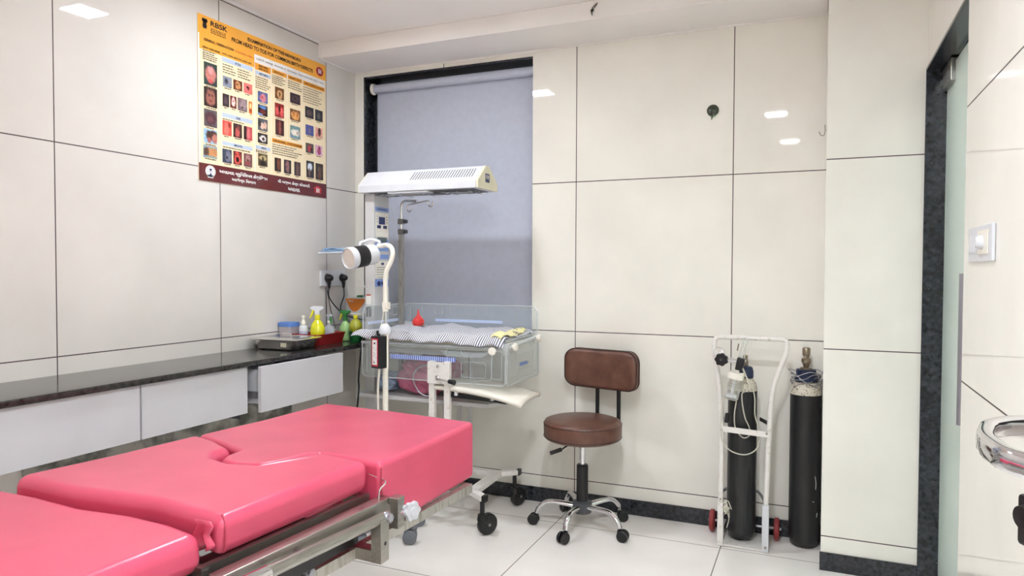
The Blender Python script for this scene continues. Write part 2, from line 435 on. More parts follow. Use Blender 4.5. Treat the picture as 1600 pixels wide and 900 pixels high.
b.box(XL, XL+.009, YR, YC, ZC-.009, ZC).box(XL, XL+.008, YC, YB, ZS-.008, ZS).box(XL, .038, YB-.007, YB, ZS-.008, ZS).box(XL, XL+.008, YC-.008, YC, ZS, ZC)
struct(b.build('trim_1', 'beam', smooth=False))
struct(B().box(XL, .038, YB-.010, YB, 0, .08, bev=.002).build('baseboard_back', 'granite', ang=30))
struct(B().box(.034, XD-.006, YC-.010, YC, 0, .078, bev=.002).build('baseboard_column', 'granite', ang=30))
struct(B().box(XL, XL+.01, YR, YB-.011, 0, .08, bev=.002).build('baseboard_left', 'granite', ang=30))
struct(B().box(XD-.01, XD, YR, 2.40, 0, .078, bev=.002).build('baseboard_right', 'granite', ang=30))
struct(B().box(XL+.0005, XL+.012, 1.6, 3.0, .08, .60).build('trim_2', 'mottled', smooth=False))

# doorway: granite lining, frosted glass leaf with pull bar and patch fitting
b = B()
b.box(XD-.006, XD+.17, YC-.012, YC, 0, 2.088, bev=.002)
b.box(XD-.006, XD+.17, 2.435, YC-.012, 2.076, 2.088, bev=.002)
b.box(XD+.004, XD+.17, 2.4325, 2.437, 0, 2.088, bev=.001)
struct(b.build('trim_3', 'granite', ang=30))
dr = bpy.data.objects.new('door_1', None); COL.objects.link(dr); dr.location = (XD+.07, 2.84, 0); dr['kind'] = 'structure'
B().box(XD+.066, XD+.078, 2.44, YC-.016, .008, 2.06, bev=.002).build('glass_leaf', 'glass_door', dr)
b = B()
hy = 2.60
b.cyl((XD+.028, hy, .79), (XD+.028, hy, 1.27), .0125, n=20)
for z in (.86, 1.20): b.cyl((XD+.028, hy, z), (XD+.067, hy, z), .008, n=12)
b.build('pull_handle', 'alu', dr, 'brushed vertical pull bar')
B().box(XD+.050, XD+.092, 3.06, YC-.018, 1.985, 2.072, bev=.004).build('patch_fitting', 'steel', dr, 'steel corner patch fitting')

# window: black granite surround, mullioned pane, roller blind
wn = bpy.data.objects.new('window_1', None); COL.objects.link(wn); wn.location = ((WX0+WX1)/2, YB+.1, WZ0); wn['kind'] = 'structure'
b = B()
b.box(WX0, WX0+.012, YB+.001, YB+.17, WZ0, WZ1).box(WX0, WX1, YB+.001, YB+.17, WZ1-.012, WZ1).box(WX0, WX1, YB+.001, YB+.17, WZ0, WZ0+.012).box(WX1-.012, WX1, YB+.03, YB+.17, WZ0, WZ1)
b.build('window_reveal', 'granite', wn, 'black granite reveal', smooth=False)
b = B()
for z in (WZ0+.02, 1.49, WZ1-.05): b.box(WX0+.012, WX1-.012, YB+.13, YB+.16, z, z+.03)
for x in (WX0+.012, (WX0+WX1)/2, WX1-.042): b.box(x, x+.03, YB+.13, YB+.16, WZ0+.02, WZ1-.02)
b.build('window_frame', 'alu', wn, smooth=False)
B().box(WX0+.012, WX1-.012, YB+.143, YB+.147, WZ0+.02, WZ1-.02).build('pane', 'lcd', wn, smooth=False)
bl = thing('roller_blind', ((WX0+WX1)/2, YB+.05, WZ0+.03), 'grey fabric roller blind pulled down over the window behind the infant warmer', 'blind')
bz = 2.375
B().cyl((WX0+.05, YB+.05, bz), (WX1-.002, YB+.05, bz), .026, n=28).build('roller_tube', 'blind', bl, 'rolled grey fabric on tube')
b = B().lathe((WX0+.03, YB+.05, bz), [(.005, 0), (.03, 0), (.034, .004), (.034, .015), (.028, .02), (.01, .02)], 24, (1, 0, 0))
b.build('end_bracket', 'ivory', bl, 'ivory plastic end bracket')
B().box(WX0+.052, WX1-.003, YB+.072, YB+.0735, WZ0+.05, bz+.01).build('fabric', 'blind', bl, smooth=False)
B().cyl((WX0+.052, YB+.073, WZ0+.045), (WX1-.004, YB+.073, WZ0+.045), .010, n=12).build('bottom_rail', 'alu', bl)

# ceiling panels
for i, (x, y, pw) in enumerate(LAMPS):
    l = thing('ceiling_light', (x, y, ZC), ['square white recessed ceiling light above the counter side of the room', 'square white recessed ceiling light over the middle of the floor',
        'square white recessed ceiling light overhead of the camera by the right wall', 'unseen square ceiling light added in the corridor to brighten the glass door'][i], 'light', 'recessed ceiling lights')
    b = B(); s = .078; t = .012
    for (a0, a1, c0, c1) in ((-s-t, s+t, -s-t, -s), (-s-t, s+t, s, s+t), (-s-t, -s, -s, s), (s, s+t, -s, s)): b.box(x+a0, x+a1, y+c0, y+c1, ZC-.008, ZC-.0005)
    b.build('frame', 'white', l, smooth=False)
    M['glow'] = emit_mat('lamp diffuser glow', (241, 246, 253), LAMP_POWER*pw)
    B().box(x-s, x+s, y-s, y+s, ZC-.005, ZC-.001).build('diffuser', 'glow', l, smooth=False)

# ------------------------------------------------------------------ granite counter and the drawers hung under it
CZ = .878; CX = -2.235
o = B().box(XL+.001, CX, YR+.1, YB-.012, CZ-.024, CZ, bev=.004).build('counter_top', 'granite_top', ang=40)
center(o); tag(o, 'long black granite counter top along the left wall', 'counter')
def drawer(x, y0, y1, z0, z1, label):
    t = thing('drawer_unit', (x-.2, (y0+y1)/2, z0), label, 'drawer', 'drawers under the granite counter')
    B().box(x-.018, x, y0, y1, z0, z1, bev=.0015).build('drawer_front', 'grey', t, ang=30)
    b = B(); b.box(XL+.012, x-.019, y0+.03, y0+.045, z0+.03, z1-.02).box(XL+.012, x-.019, y1-.045, y1-.03, z0+.03, z1-.02).box(XL+.012, x-.019, y0+.046, y1-.046, z0+.03, z0+.04).box(XL+.012, XL+.03, y0+.046, y1-.046, z0+.04, z1-.03)
    b.build('drawer_box', 'white', t, smooth=False)
    for yy in (y0+.018, y1-.030): B().box(XL+.02, x-.03, yy, yy+.011, z0+.055, z0+.085).build('slide_rail', 'alu', t, smooth=False)
    return t
drawer(-2.252, 1.18, 1.806, .651, .852, 'wide grey drawer front, leftmost at the picture edge')
drawer(-2.252, 1.813, 2.335, .651, .852, 'closed grey drawer between the leftmost one and the pulled out one')
drawer(-2.192, 2.352, 2.926, .654, .853, 'slightly pulled out grey drawer below the steel tray')
drawer(-2.252, .54, 1.174, .651, .852, 'grey drawer beyond the left picture edge')
for y in (2.342, ):
    t = B().box(XL+.013, -2.30, y-.006, y+.006, .62, .852).build('divider_panel', 'darkgrey', smooth=False); center(t); tag(t, 'narrow dark divider between the closed drawers and the pulled out drawer', 'panel')

# ------------------------------------------------------------------ electrical plates
s = thing('socket_plate', (XL+.01, 3.36, 1.175), 'white double socket plate with two black plugs above the counter', 'socket')
B().box(XL+.0005, XL+.016, 3.247, 3.474, 1.178, 1.268, bev=.004).build('plate', 'white', s)
for y in (3.345, 3.372): B().box(XL+.0165, XL+.021, y, y+.022, 1.20, 1.245, bev=.0015).build('switch', 'white', s)
for yy in (3.295, 3.43):
    b = B()
    for dy, dz in ((0, .026), (-.012, .0), (.012, .0)): b.cyl((XL+.0165, yy+dy, 1.222+dz), (XL+.0175, yy+dy, 1.222+dz), .004, n=12)
    b.build('socket_outlet', 'black', s)
def plug(y, label, path, rr=.0035):
    t = thing('power_plug', (XL+.02, y, 1.2), label, 'plug', 'black plugs in the wall socket')
    b = B().lathe((XL+.0185, y, 1.225), [(.022, 0), (.024, .006), (.021, .02), (.014, .035), (.006, .042), (0, .043)], 20, (1, 0, 0))
    b.tube([(XL+.03, y, 1.215), (XL+.034, y, 1.19), (XL+.033, y, 1.165)], [.014, .010, .006], 12)
    b.build('plug_body', 'black', t)
    B().tube(spline([(XL+.033, y, 1.17)]+path, 8), rr, 8).build('power_cord', 'black', t)
    return t
plug(3.295, 'left black plug in the wall socket', [(XL+.035, 3.29, 1.12), (XL+.05, 3.33, 1.06), (-2.50, 3.36, 1.01), (-2.42, 3.368, .99), (-2.375, 3.370, .985)])
plug(3.43, 'right black plug in the wall socket, nearer the corner', [(XL+.04, 3.425, 1.12), (-2.545, 3.378, 1.04), (-2.47, 3.365, .96), (-2.41, 3.360, .91), (-2.385, 3.345, .884)])
for y, lab, pts in ((3.29, 'thin grey wire hanging straight down from the left plug', [(XL+.012, 3.29, 1.17), (XL+.012, 3.295, 1.03), (XL+.014, 3.30, .90)]),
                    (3.33, 'thin dark wire slanting down from the left plug behind the bottles', [(XL+.012, 3.30, 1.17), (XL+.015, 3.33, 1.05), (XL+.02, 3.37, .93)])):
    o = B().tube(spline(pts, 8), .0022, 6).build('hanging_wire', 'darkgrey'); center(o); tag(o, lab, 'wire', 'wires below the socket')
o = B().tube(spline([(-2.370, 3.372, .985), (-2.33, 3.35, .985), (-2.275, 3.30, .965), (-2.250, 3.24, .935), (-2.238, 3.17, .905), (-2.222, 3.13, .875), (-2.222, 3.115, .80), (-2.222, 3.10, .70), (-2.205, 3.075, .62), (-2.22, 3.05, .40), (-2.26, 3.03, .2), (-2.32, 3.06, .006)], 8), .0045, 8).build('power_cable', 'black')
center(o); tag(o, 'black power cable drooping over the counter end beside the infant warmer', 'cable')

s = thing('switch_plate', (XD-.01, 2.185, 1.305), 'white switch plate with fan regulator on the right wall by the door', 'switch')
B().box(XD-.009, XD-.0005, 2.035, 2.318, 1.303, 1.397, bev=.003).build('plate', 'white', s)
for y in (2.280, 2.245, 2.210): B().box(XD-.013, XD-.0095, y-.014, y+.014, 1.328, 1.376, bev=.0015).build('rocker_switch', 'white', s)
B().box(XD-.012, XD-.0095, 2.065, 2.185, 1.322, 1.384, bev=.001).build('regulator_panel', 'ivory', s)
B().lathe((XD-.012, 2.125, 1.352), [(.018, 0), (.018, .008), (.012, .016), (.004, .017)], 20, (-1, 0, 0)).build('regulator_knob', 'white', s)

# small things fixed to walls
s = thing('suction_hook', (-.473, YB-.004, 2.03), 'small dark green suction cup hook stuck high on the back wall', 'hook')
B().lathe((-.473, YB-.001, 2.064), [(.028, 0), (.029, .003), (.024, .009), (.012, .014), (0, .016)], 28, (0, -1, 0)).build('cup', 'hookgreen', s)
B().lathe((-.473, YB-.0005, 2.050), [(.018, 0), (.020, .004), (.014, .006), (0, .007)], 24, (0, -1, 0)).build('rim', 'hookpale', s)
B().tube(spline([(-.475, YB-.012, 2.046), (-.476, YB-.012, 2.026), (-.477, YB-.018, 2.018)], 6), .0028, 8).build('peg', 'dirt', s)
o = B().tube(spline([(.033, YB-.004, 1.955), (.034, YB-.012, 1.925), (.030, YB-.02, 1.905), (.018, YB-.022, 1.903), (.008, YB-.020, 1.922)], 8), .0013, 6).build('wire_hook', 'darkgrey')
center(o); tag(o, 'tiny bent wire hook beside the column high on the back wall', 'hook')
b = B().tube(spline([(-.972, YC-.003, 2.540), (-.980, YC-.012, 2.528), (-.990, YC-.008, 2.520), (-.982, YC-.014, 2.512), (-.992, YC-.01, 2.503), (-.988, YC-.012, 2.486)], 8), .0022, 6)
b.tube(spline([(-.966, YC-.003, 2.545), (-.969, YC-.012, 2.53), (-.98, YC-.012, 2.518)], 6), .002, 6)
b.lathe((-.989, YC-.012, 2.496), [(.001, 0), (.003, .006), (.009, .012), (.004, .018), (.001, .02)], 10)
o = b.build('dangling_wire', 'dirt'); center(o); tag(o, 'corroded brown wire dangling from the ceiling beam', 'wire')

# ------------------------------------------------------------------ poster on the left wall
PY0, PY1, PZ0, PZ1 = 2.3975, 3.3075, 1.683, 2.441
PW, PH = PY1-PY0, PZ1-PZ0
po = thing('wall_poster', (XL+.002, (PY0+PY1)/2, PZ0), 'orange and maroon newborn examination poster on the left wall', 'poster')
def P(layer):
    X = XL+.0035+layer*.0007
    return lambda u, v: Vector((X, PY0+u*PW, PZ1-v*PH))     # v runs down from the top
def quad(b, u0, v0, u1, v1, lay):
    p = P(lay); b.poly([p(u0, v1), p(u1, v1), p(u1, v0), p(u0, v0)])
M['p_cream'] = mat('poster cream print', (246, 228, 190), .22, var=.01, coat=.3)
M['p_orange'] = mat('poster orange print', (244, 172, 62), .22, var=.02, coat=.3)
M['p_orange2'] = mat('poster heading orange print', (240, 160, 58), .22, var=.02)
M['p_maroon'] = mat('poster maroon print', (98, 34, 36), .22, var=.02, coat=.3)
M['p_blue'] = mat('poster blue heading print', (190, 204, 226), .25, var=.01)
M['p_black'] = mat('black print', (30, 22, 20), .4)
M['p_red'] = mat('orange red print', (214, 84, 40), .4)
M['p_white'] = mat('white print', (244, 240, 236), .35)
M['p_crimson'] = mat('crimson print', (178, 36, 44), .35)
B().box(XL+.0008, XL+.0035, PY0-.001, PY1+.001, PZ0-.001, PZ1+.001).build('sheet', 'p_cream', po, smooth=False)
b = B(); p = P(1); b.poly([p(0, .115), p(.008, .115), p(.008, .206), p(.386, .206), p(.386, .115), p(1, .115), p(1, 0), p(0, 0)]); b.build('header_band', 'p_orange', po, smooth=False, normals=False)
b = B(); quad(b, 0, .893, 1, 1, 1); b.build('footer_band', 'p_maroon', po, smooth=False, normals=False)
for r in ((.390, .172, .512, .213), (.523, .171, .643, .199), (.654, .171, .776, .199), (.788, .173, .988, .202), (.519, .641, .776, .668)):
    b = B(); quad(b, *r, 1); b.build('orange_heading', 'p_orange2', po, smooth=False, normals=False)
for r in ((.157, .211, .371, .238), (.393, .222, .511, .246), (.155, .557, .368, .583), (.154, .735, .367, .758), (.394, .714, .505, .737)):
    b = B(); quad(b, *r, 1); b.build('blue_heading', 'p_blue', po, smooth=False, normals=False)
for r in ((.0, .115, .008, .893), (.388, .118, .99, .168), (.148, .206, .1500, .885), (.384, .12, .3880, .885), (.514, .17, .5160, .885), (.647, .17, .6490, .635), (.780, .17, .7820, .885)):
    b = B(); quad(b, *r, 1); b.build('white_rule', 'p_white', po, smooth=False, normals=False)

VC = vcol_mat('printed photograph')
def photo(r, bg, blobs):
    u0, v0, u1, v1 = r; nx, ny = 14, 16
    me = bpy.data.meshes.new('photo'); p = P(2); vs = []; cs = []
    rnd = random.Random(int(u0*1000+v0*7777))
    for j in range(ny+1):
        for i in range(nx+1):
            s, t = i/nx, j/ny
            pt = p(u0+(u1-u0)*s, v0+(v1-v0)*t); vs.append(pt - Vector(po.location))
            c = [x*(.85+.3*rnd.random()) for x in bg]
            for (cx, cy, rx, ry, col) in blobs:
                wob = .12*math.sin(9*s+u0*90)+.12*math.sin(8*t+v0*70)+.08*math.sin(17*s-13*t+u0*50)
                d = ((s-cx)/rx)**2+((t-cy)/ry)**2+wob*1.6
                k = max(0, min(1, (1.25-d)/.5)); n = .9+.2*rnd.random()
                c = [a*(1-k)+x*n*k for a, x in zip(c, col)]
            cs.append((*lin([min(255, x) for x in c]), 1))
    fs = [[j*(nx+1)+i, (j+1)*(nx+1)+i, (j+1)*(nx+1)+i+1, j*(nx+1)+i+1] for j in range(ny) for i in range(nx)]
    me.from_pydata(vs, [], fs); ca = me.color_attributes.new('Col', 'FLOAT_COLOR', 'POINT')
    for k, c in enumerate(cs): ca.data[k].color = c
    me.materials.append(VC)
    o = bpy.data.objects.new('photo_print', me); COL.objects.link(o); o.parent = po
SK = (206, 132, 112); PK = (232, 120, 112); DK = (84, 50, 46); BK = (34, 26, 26); TN = (198, 140, 92); GY = (96, 84, 88); WH = (226, 222, 216); RD = (196, 64, 58); BL = (70, 84, 130)
photos = [
 ((.036, .277, .121, .414), (48, 62, 60), [(.5, .5, .36, .42, (190, 120, 110)), (.5, .3, .2, .2, (216, 150, 146)), (.5, .82, .2, .12, (196, 84, 80))]),
 ((.035, .427, .120, .544), (44, 32, 30), [(.5, .5, .34, .42, (150, 96, 82)), (.38, .4, .08, .05, BK), (.62, .4, .08, .05, BK), (.5, .7, .12, .05, (120, 50, 48))]),
 ((.034, .561, .119, .666), (96, 92, 92), [(.5, .52, .38, .46, (80, 50, 56)), (.5, .6, .22, .2, (112, 70, 74))]),
 ((.032, .682, .118, .768), (150, 186, 212), [(.6, .45, .42, .36, (74, 50, 42)), (.8, .6, .25, .3, (186, 120, 108)), (.4, .75, .15, .2, (170, 100, 90))]),
 ((.028, .782, .117, .856), (140, 160, 170), [(.6, .5, .5, .34, TN), (.2, .5, .22, .3, (90, 64, 50))]),
 ((.159, .326, .220, .393), (140, 146, 158), [(.4, .45, .26, .26, (84, 88, 104)), (.4, .45, .1, .1, BK)]),
 ((.231, .328, .294, .391), (110, 60, 40), [(.55, .5, .3, .4, TN), (.45, .4, .1, .08, BK)]),
 ((.305, .327, .368, .392), PK, [(.55, .45, .14, .2, (110, 30, 30)), (.4, .4, .1, .1, BK)]),
 ((.157, .437, .201, .516), (60, 46, 50), [(.5, .5, .3, .3, (90, 70, 76))]),
 ((.208, .437, .252, .513), (110, 50, 44), [(.5, .45, .34, .36, (244, 206, 196)), (.5, .4, .12, .08, RD)]),
 ((.261, .435, .329, .516), (128, 108, 112), [(.6, .4, .4, .4, (158, 136, 138)), (.5, .7, .1, .08, (80, 60, 64))]),
 ((.341, .438, .366, .518), (226, 130, 60), [(.5, .35, .3, .2, (250, 210, 150)), (.5, .75, .3, .15, (180, 70, 50))]),
 ((.155, .604, .217, .695), (226, 84, 74), [(.45, .55, .3, .4, (236, 120, 104)), (.75, .3, .15, .2, (150, 50, 40))]),
 ((.229, .606, .290, .694), (70, 44, 40), [(.5, .6, .26, .34, (196, 90, 84)), (.6, .3, .2, .2, (130, 70, 64))]),
 ((.303, .607, .365, .694), (190, 80, 84), [(.15, .5, .22, .6, (60, 36, 36)), (.55, .5, .2, .4, (222, 120, 120))]),
 ((.153, .782, .216, .868), (60, 66, 84), [(.65, .5, .3, .4, (120, 122, 140)), (.5, .6, .1, .1, BK)]),
 ((.228, .782, .288, .867), (96, 40, 36), [(.5, .5, .4, .44, (220, 84, 74)), (.5, .6, .2, .2, (30, 8, 8)), (.32, .25, .1, .06, BK), (.68, .25, .1, .06, BK)]),
 ((.302, .784, .364, .869), (120, 84, 82), [(.5, .4, .3, .3, (176, 128, 120)), (.5, .72, .28, .14, (150, 70, 72)), (.5, .5, .1, .1, BK)]),
 ((.410, .351, .486, .421), (86, 100, 150), [(.5, .55, .34, .42, (208, 130, 140)), (.4, .5, .12, .14, (180, 84, 92))]),
 ((.410, .439, .484, .509), (40, 28, 30), [(.5, .2, .5, .16, (90, 130, 190)), (.5, .6, .3, .22, (120, 44, 40)), (.2, .9, .3, .1, (130, 160, 210))]),
 ((.409, .530, .484, .609), (90, 92, 96), [(.4, .6, .2, .3, (230, 190, 170)), (.75, .5, .18, .3, (222, 180, 160)), (.2, .4, .14, .3, (50, 44, 46))]),
 ((.408, .628, .483, .693), (50, 40, 40), [(.5, .5, .34, .34, WH), (.55, .55, .14, .16, (70, 40, 40))]),
 ((.409, .764, .482, .847), (96, 80, 56), [(.5, .35, .4, .2, (190, 170, 120)), (.5, .75, .36, .2, (44, 30, 20)), (.5, .45, .08, .2, BK)]),
 ((.545, .284, .619, .363), (110, 70, 40), [(.5, .6, .28, .4, (208, 160, 110)), (.5, .6, .07, .25, (60, 24, 16))]),
 ((.543, .393, .618, .488), (150, 44, 48), [(.25, .6, .2, .3, (226, 96, 90)), (.75, .6, .2, .3, (226, 96, 90)), (.5, .4, .08, .3, (60, 14, 14))]),
 ((.547, .505, .618, .611), (70, 32, 30), [(.5, .5, .15, .4, (150, 80, 70)), (.25, .4, .1, .3, (110, 50, 46))]),
 ((.671, .288, .760, .360), (56, 46, 52), [(.5, .5, .3, .3, (84, 66, 70)), (.5, .5, .1, .12, BK)]),
 ((.670, .401, .759, .480), (120, 84, 60), [(.5, .55, .4, .36, (224, 160, 90)), (.35, .4, .1, .3, (186, 120, 64)), (.7, .4, .1, .3, (186, 120, 64))]),
 ((.670, .518, .759, .607), (120, 150, 152), [(.5, .5, .4, .26, (236, 226, 214)), (.75, .5, .16, .16, (200, 176, 160))]),
 ((.539, .770, .591, .863), (40, 30, 28), [(.6, .45, .3, .4, (130, 76, 54))]),
 ((.616, .770, .677, .865), (48, 40, 44), [(.45, .5, .3, .4, (146, 104, 100)), (.35, .5, .1, .06, BK)]),
 ((.704, .770, .759, .868), (70, 54, 56), [(.5, .5, .25, .4, (110, 84, 80))]),
 ((.803, .351, .882, .431), (52, 48, 52), [(.5, .5, .3, .3, (96, 78, 78))]),
 ((.895, .351, .968, .434), (50, 52, 54), [(.45, .5, .2, .3, (100, 96, 92))]),
 ((.806, .482, .881, .557), (80, 84, 150), [(.5, .6, .16, .3, (120, 110, 130))]),
 ((.897, .482, .966, .559), (226, 168, 150), [(.55, .4, .2, .4, (70, 36, 34)), (.3, .7, .2, .2, (204, 120, 110))]),
 ((.807, .615, .880, .686), (90, 82, 78), [(.5, .5, .24, .4, (170, 60, 66)), (.7, .6, .1, .2, (60, 30, 34))]),
 ((.896, .613, .966, .689), (226, 180, 196), [(.5, .5, .26, .4, (176, 80, 120)), (.6, .3, .1, .1, (90, 30, 60))]),
 ((.812, .744, .883, .865), (52, 50, 56), [(.45, .35, .26, .26, (214, 222, 234)), (.4, .7, .14, .26, (120, 90, 84))]),
 ((.898, .748, .971, .869), (60, 48, 42), [(.5, .4, .26, .2, (100, 78, 66)), (.5, .75, .3, .16, (110, 74, 64))]),
]
for ph in photos: photo(*ph)
def txt(m_, body, u0, v0, u1, v1, lay=3, bold=.012):
    p = P(lay); b = B(); add_mesh(b, text_mesh(body, (u0, -v1, u1, -v0), lambda u, v: p(u, -v), bold=bold)); b.build('lettering', m_, po, smooth=False, normals=False)
txt('p_black', 'RBSK', .080, .018, .193, .050, bold=.02)
txt('p_black', 'EXAMINATION OF THE NEWBORN', .337, .026, .765, .050, bold=.025)
txt('p_black', 'FROM HEAD TO TOE FOR COMMON BIRTH DEFECTS', .221, .066, .874, .092, bold=.025)
txt('p_black', 'GENERAL OBSERVATION:', .036, .136, .236, .152, bold=.02)
txt('p_black', 'HEAD AND SPINE', .028, .186, .140, .197, bold=.02)
txt('p_black', 'EYES, EARS, MOUTH AND LIPS', .157, .185, .362, .197, bold=.02)
txt('p_black', 'EYES', .245, .219, .285, .231); txt('p_black', 'EAR', .250, .564, .280, .577); txt('p_black', 'MOUTH', .235, .741, .290, .753)
txt('p_black', 'ABDOMEN', .415, .177, .490, .189, bold=.02); txt('p_black', 'AND ANUS', .415, .195, .490, .207, bold=.02)
txt('p_black', 'ABDOMEN', .418, .229, .488, .240); txt('p_black', 'ANUS', .430, .720, .470, .731)
txt('p_black', 'GENITALIA', .534, .179, .620, .191, bold=.02); txt('p_black', 'URINARY TRACT', .662, .179, .770, .191, bold=.02)
txt('p_black', 'LIMBS (UPPER & LOWER)', .798, .181, .978, .194, bold=.02)
txt('p_black', 'CHROMOSOMAL - DOWN SYNDROME', .527, .648, .770, .661, bold=.02)
txt('p_black', 'Looks ill   Lethargic   Abnormal cry   Not feeding   Colour of skin (Pale / Blue / Yellow)', .400, .134, .980, .152, bold=0)
txt('p_red', 'If present, refer', .250, .138, .372, .154, bold=.01)
# rows of small print, too fine to read
b = B(); rnd = random.Random(3)
def lines(u0, u1, v0, v1, n):
    for k in range(n):
        v = v0+(v1-v0)*(k+.3)/n; u = u0; end = u1-rnd.random()*(u1-u0)*.35
        while u < end:
            wd = .006+rnd.random()*.014; quad(b, u, v, min(end, u+wd), v+.0045, 3); u += wd+.0035
lines(.08, .19, .060, .095, 3); lines(.028, .140, .205, .268, 5); lines(.158, .25, .248, .312, 4); lines(.262, .372, .248, .312, 4)
lines(.392, .508, .255, .340, 6); lines(.520, .640, .206, .272, 5); lines(.652, .775, .206, .268, 4); lines(.785, .985, .210, .330, 7)
lines(.520, .775, .675, .752, 5); lines(.392, .510, .742, .760, 2); lines(.156, .368, .590, .600, 1); lines(.156, .368, .764, .776, 1)
for (r, _, _2) in photos: lines(r[0]+.01, r[2]-.005, r[3]+.003, r[3]+.012, 1)
b.build('small_print', 'p_black', po, smooth=False, normals=False)['kind'] = 'stuff'
txt('p_white', 'અમદાવાદ મ્યુિનિસપલ કોર્પોરેશન', .130, .912, .480, .945, bold=.03)
txt('p_white', 'આરોગ્ય િવભાગ', .215, .952, .390, .982, bold=.03)
txt('p_white', 'ધી અર્બન હેલ્થ સોસાયટી', .565, .915, .842, .945, bold=.03)
txt('p_white', 'અમદાવાદ', .648, .960, .752, .984, bold=.03)
def disc(b, u, v, ru, rv, lay, n=28, a0=0, a1=2*math.pi):
    p = P(lay); b.poly([p(u+ru*math.cos(a0+(a1-a0)*k/n), v-rv*math.sin(a0+(a1-a0)*k/n)) for k in range(n)])
# crest top left: lion capital in dark print
b = B()
for du in (-.010, 0, .010): disc(b, .043+du, .030, .008, .012, 2); 
quad(b, .032, .034, .054, .056, 2); quad(b, .028, .056, .058, .062, 2); disc(b, .043, .068, .014, .008, 2)
quad(b, .030, .076, .056, .079, 2)
b.build('crest', 'p_black', po, smooth=False, normals=False)
# round badges
b = B(); disc(b, .941, .062, .034, .033, 2); disc(b, .918, .948, .040, .030, 2, a1=math.pi, n=20); quad(b, .884, .948, .952, .972, 2); b.build('red_badge', 'p_crimson', po, smooth=False, normals=False)
b = B()
for (u, v, k) in ((.941, .062, 1), (.918, .950, 1)):
    for du, s in ((-.010, 1), (.002, .8), (.012, .6)):
        disc(b, u+du, v-.014*s, .004*k, .0045*k, 3); quad(b, u+du-.004*s, v-.009*s, u+du+.004*s, v+.016, 3)
b.build('badge_figures', 'p_white', po, smooth=False, normals=False)
b = B(); disc(b, .073, .938, .033, .036, 2); quad(b, .055, .960, .091, .978, 2); b.build('seal', 'p_white', po, smooth=False, normals=False)
b = B()
for k in range(14):
    a = 2*math.pi*k/14; disc(b, .073+.026*math.cos(a), .938-.029*math.sin(a), .0025, .0028, 3, 8)
quad(b, .060, .940, .086, .943, 3); disc(b, .073, .928, .009, .007, 3); quad(b, .068, .950, .079, .962, 3)
b.build('seal_lines', 'navy', po, smooth=False, normals=False)

# ------------------------------------------------------------------ delivery bed
bed = thing('examination_bed', (-1.4, 1.1, 0), 'pink padded delivery bed in three sections on a stainless steel frame', 'bed')
def smooth_poly(pts, closed=True, n=4): return spline(pts, n, closed)
def cushion(name, outline, z0, z1, r, puff, seam=None, lab=None):
    b2 = bmesh.new()
    lo = [b2.verts.new((x, y, z0)) for x, y in outline]; hi = [b2.verts.new((x, y, z1)) for x, y in outline]
    n = len(lo); b2.faces.new(list(reversed(lo))); top = b2.faces.new(hi)
    for i in range(n): b2.faces.new([lo[i], lo[(i+1) % n], hi[(i+1) % n], hi[i]])
    bmesh.ops.recalc_face_normals(b2, faces=b2.faces)
    es = [e for e in b2.edges if len(e.link_faces) == 2 and e.calc_face_angle(0) > 0.6]
    bmesh.ops.bevel(b2, geom=es, offset=r, segments=5, profile=0.5, affect='EDGES', clamp_overlap=True)
    for v in b2.verts:    # soft, slightly uneven upholstery
        q = v.co
        q.x += .0025*math.sin(q.y*31+q.z*40); q.y += .0025*math.sin(q.x*27+1)
        if q.z > (z0+z1)/2: q.z += .002*math.sin(q.x*19+q.y*13)
    b = B(); b._merge(b2); b.wn = True; o = b.build(name, 'pink', bed, lab, ang=75)
    return o
head = [(-1.016, 2.053), (-1.36, 2.088), (-1.660, 2.112), (-1.675, 1.80), (-1.688, 1.549), (-1.57, 1.515), (-1.458, 1.474), (-1.447, 1.42), (-1.425, 1.382), (-1.36, 1.366), (-1.292, 1.382), (-1.266, 1.43), (-1.248, 1.50), (-1.225, 1.533), (-1.18, 1.537), (-1.018, 1.513), (-1.014, 1.8)]
hc = cushion('head_cushion', head, .597, .780, .016, 0)
mid = [(-1.676, 1.535), (-1.57, 1.503), (-1.470, 1.466), (-1.459, 1.41), (-1.432, 1.370), (-1.36, 1.353), (-1.283, 1.371), (-1.255, 1.425), (-1.237, 1.49), (-1.214, 1.522), (-1.18, 1.526), (-1.046, 1.506), (-1.054, 1.28), (-1.068, 1.028), (-1.13, 1.040), (-1.274, 1.056), (-1.39, 1.048), (-1.52, 1.042), (-1.738, 1.050), (-1.705, 1.28)]
mc = cushion('seat_cushion', mid, .705, .788, .026, 0)
near = [(-1.765, 1.040), (-1.6, 1.028), (-1.45, 1.028), (-1.3, 1.034), (-1.19, 1.030), (-1.088, 1.012), (-1.105, .7), (-1.13, .25), (-1.46, .235), (-1.80, .25), (-1.785, .65)]
nc = cushion('leg_cushion', near, .685, .764, .028, 0)
# stitched corner seams
B().tube(spline([(-1.0135, 1.5125, .610), (-1.0125, 1.5105, .69), (-1.0145, 1.511, .768)], 6), .0016, 6).build('seam', 'pink_seam', hc)
B().tube(spline([(-1.0695, 1.042, .716), (-1.0665, 1.043, .745), (-1.071, 1.046, .772), (-1.082, 1.050, .7875)], 6), .0016, 6).build('seam', 'pink_seam', mc)
B().grid(lambda u, v: Vector((-1.082-.045*u+.006*math.sin(v*9), 1.022-.012*math.sin(u*7)*v+.006*v, .782-.055*v-.012*u*v)), 8, 6).build('loose_flap', 'pink', mc, 'loose flap of pink vinyl', sol=.0015)
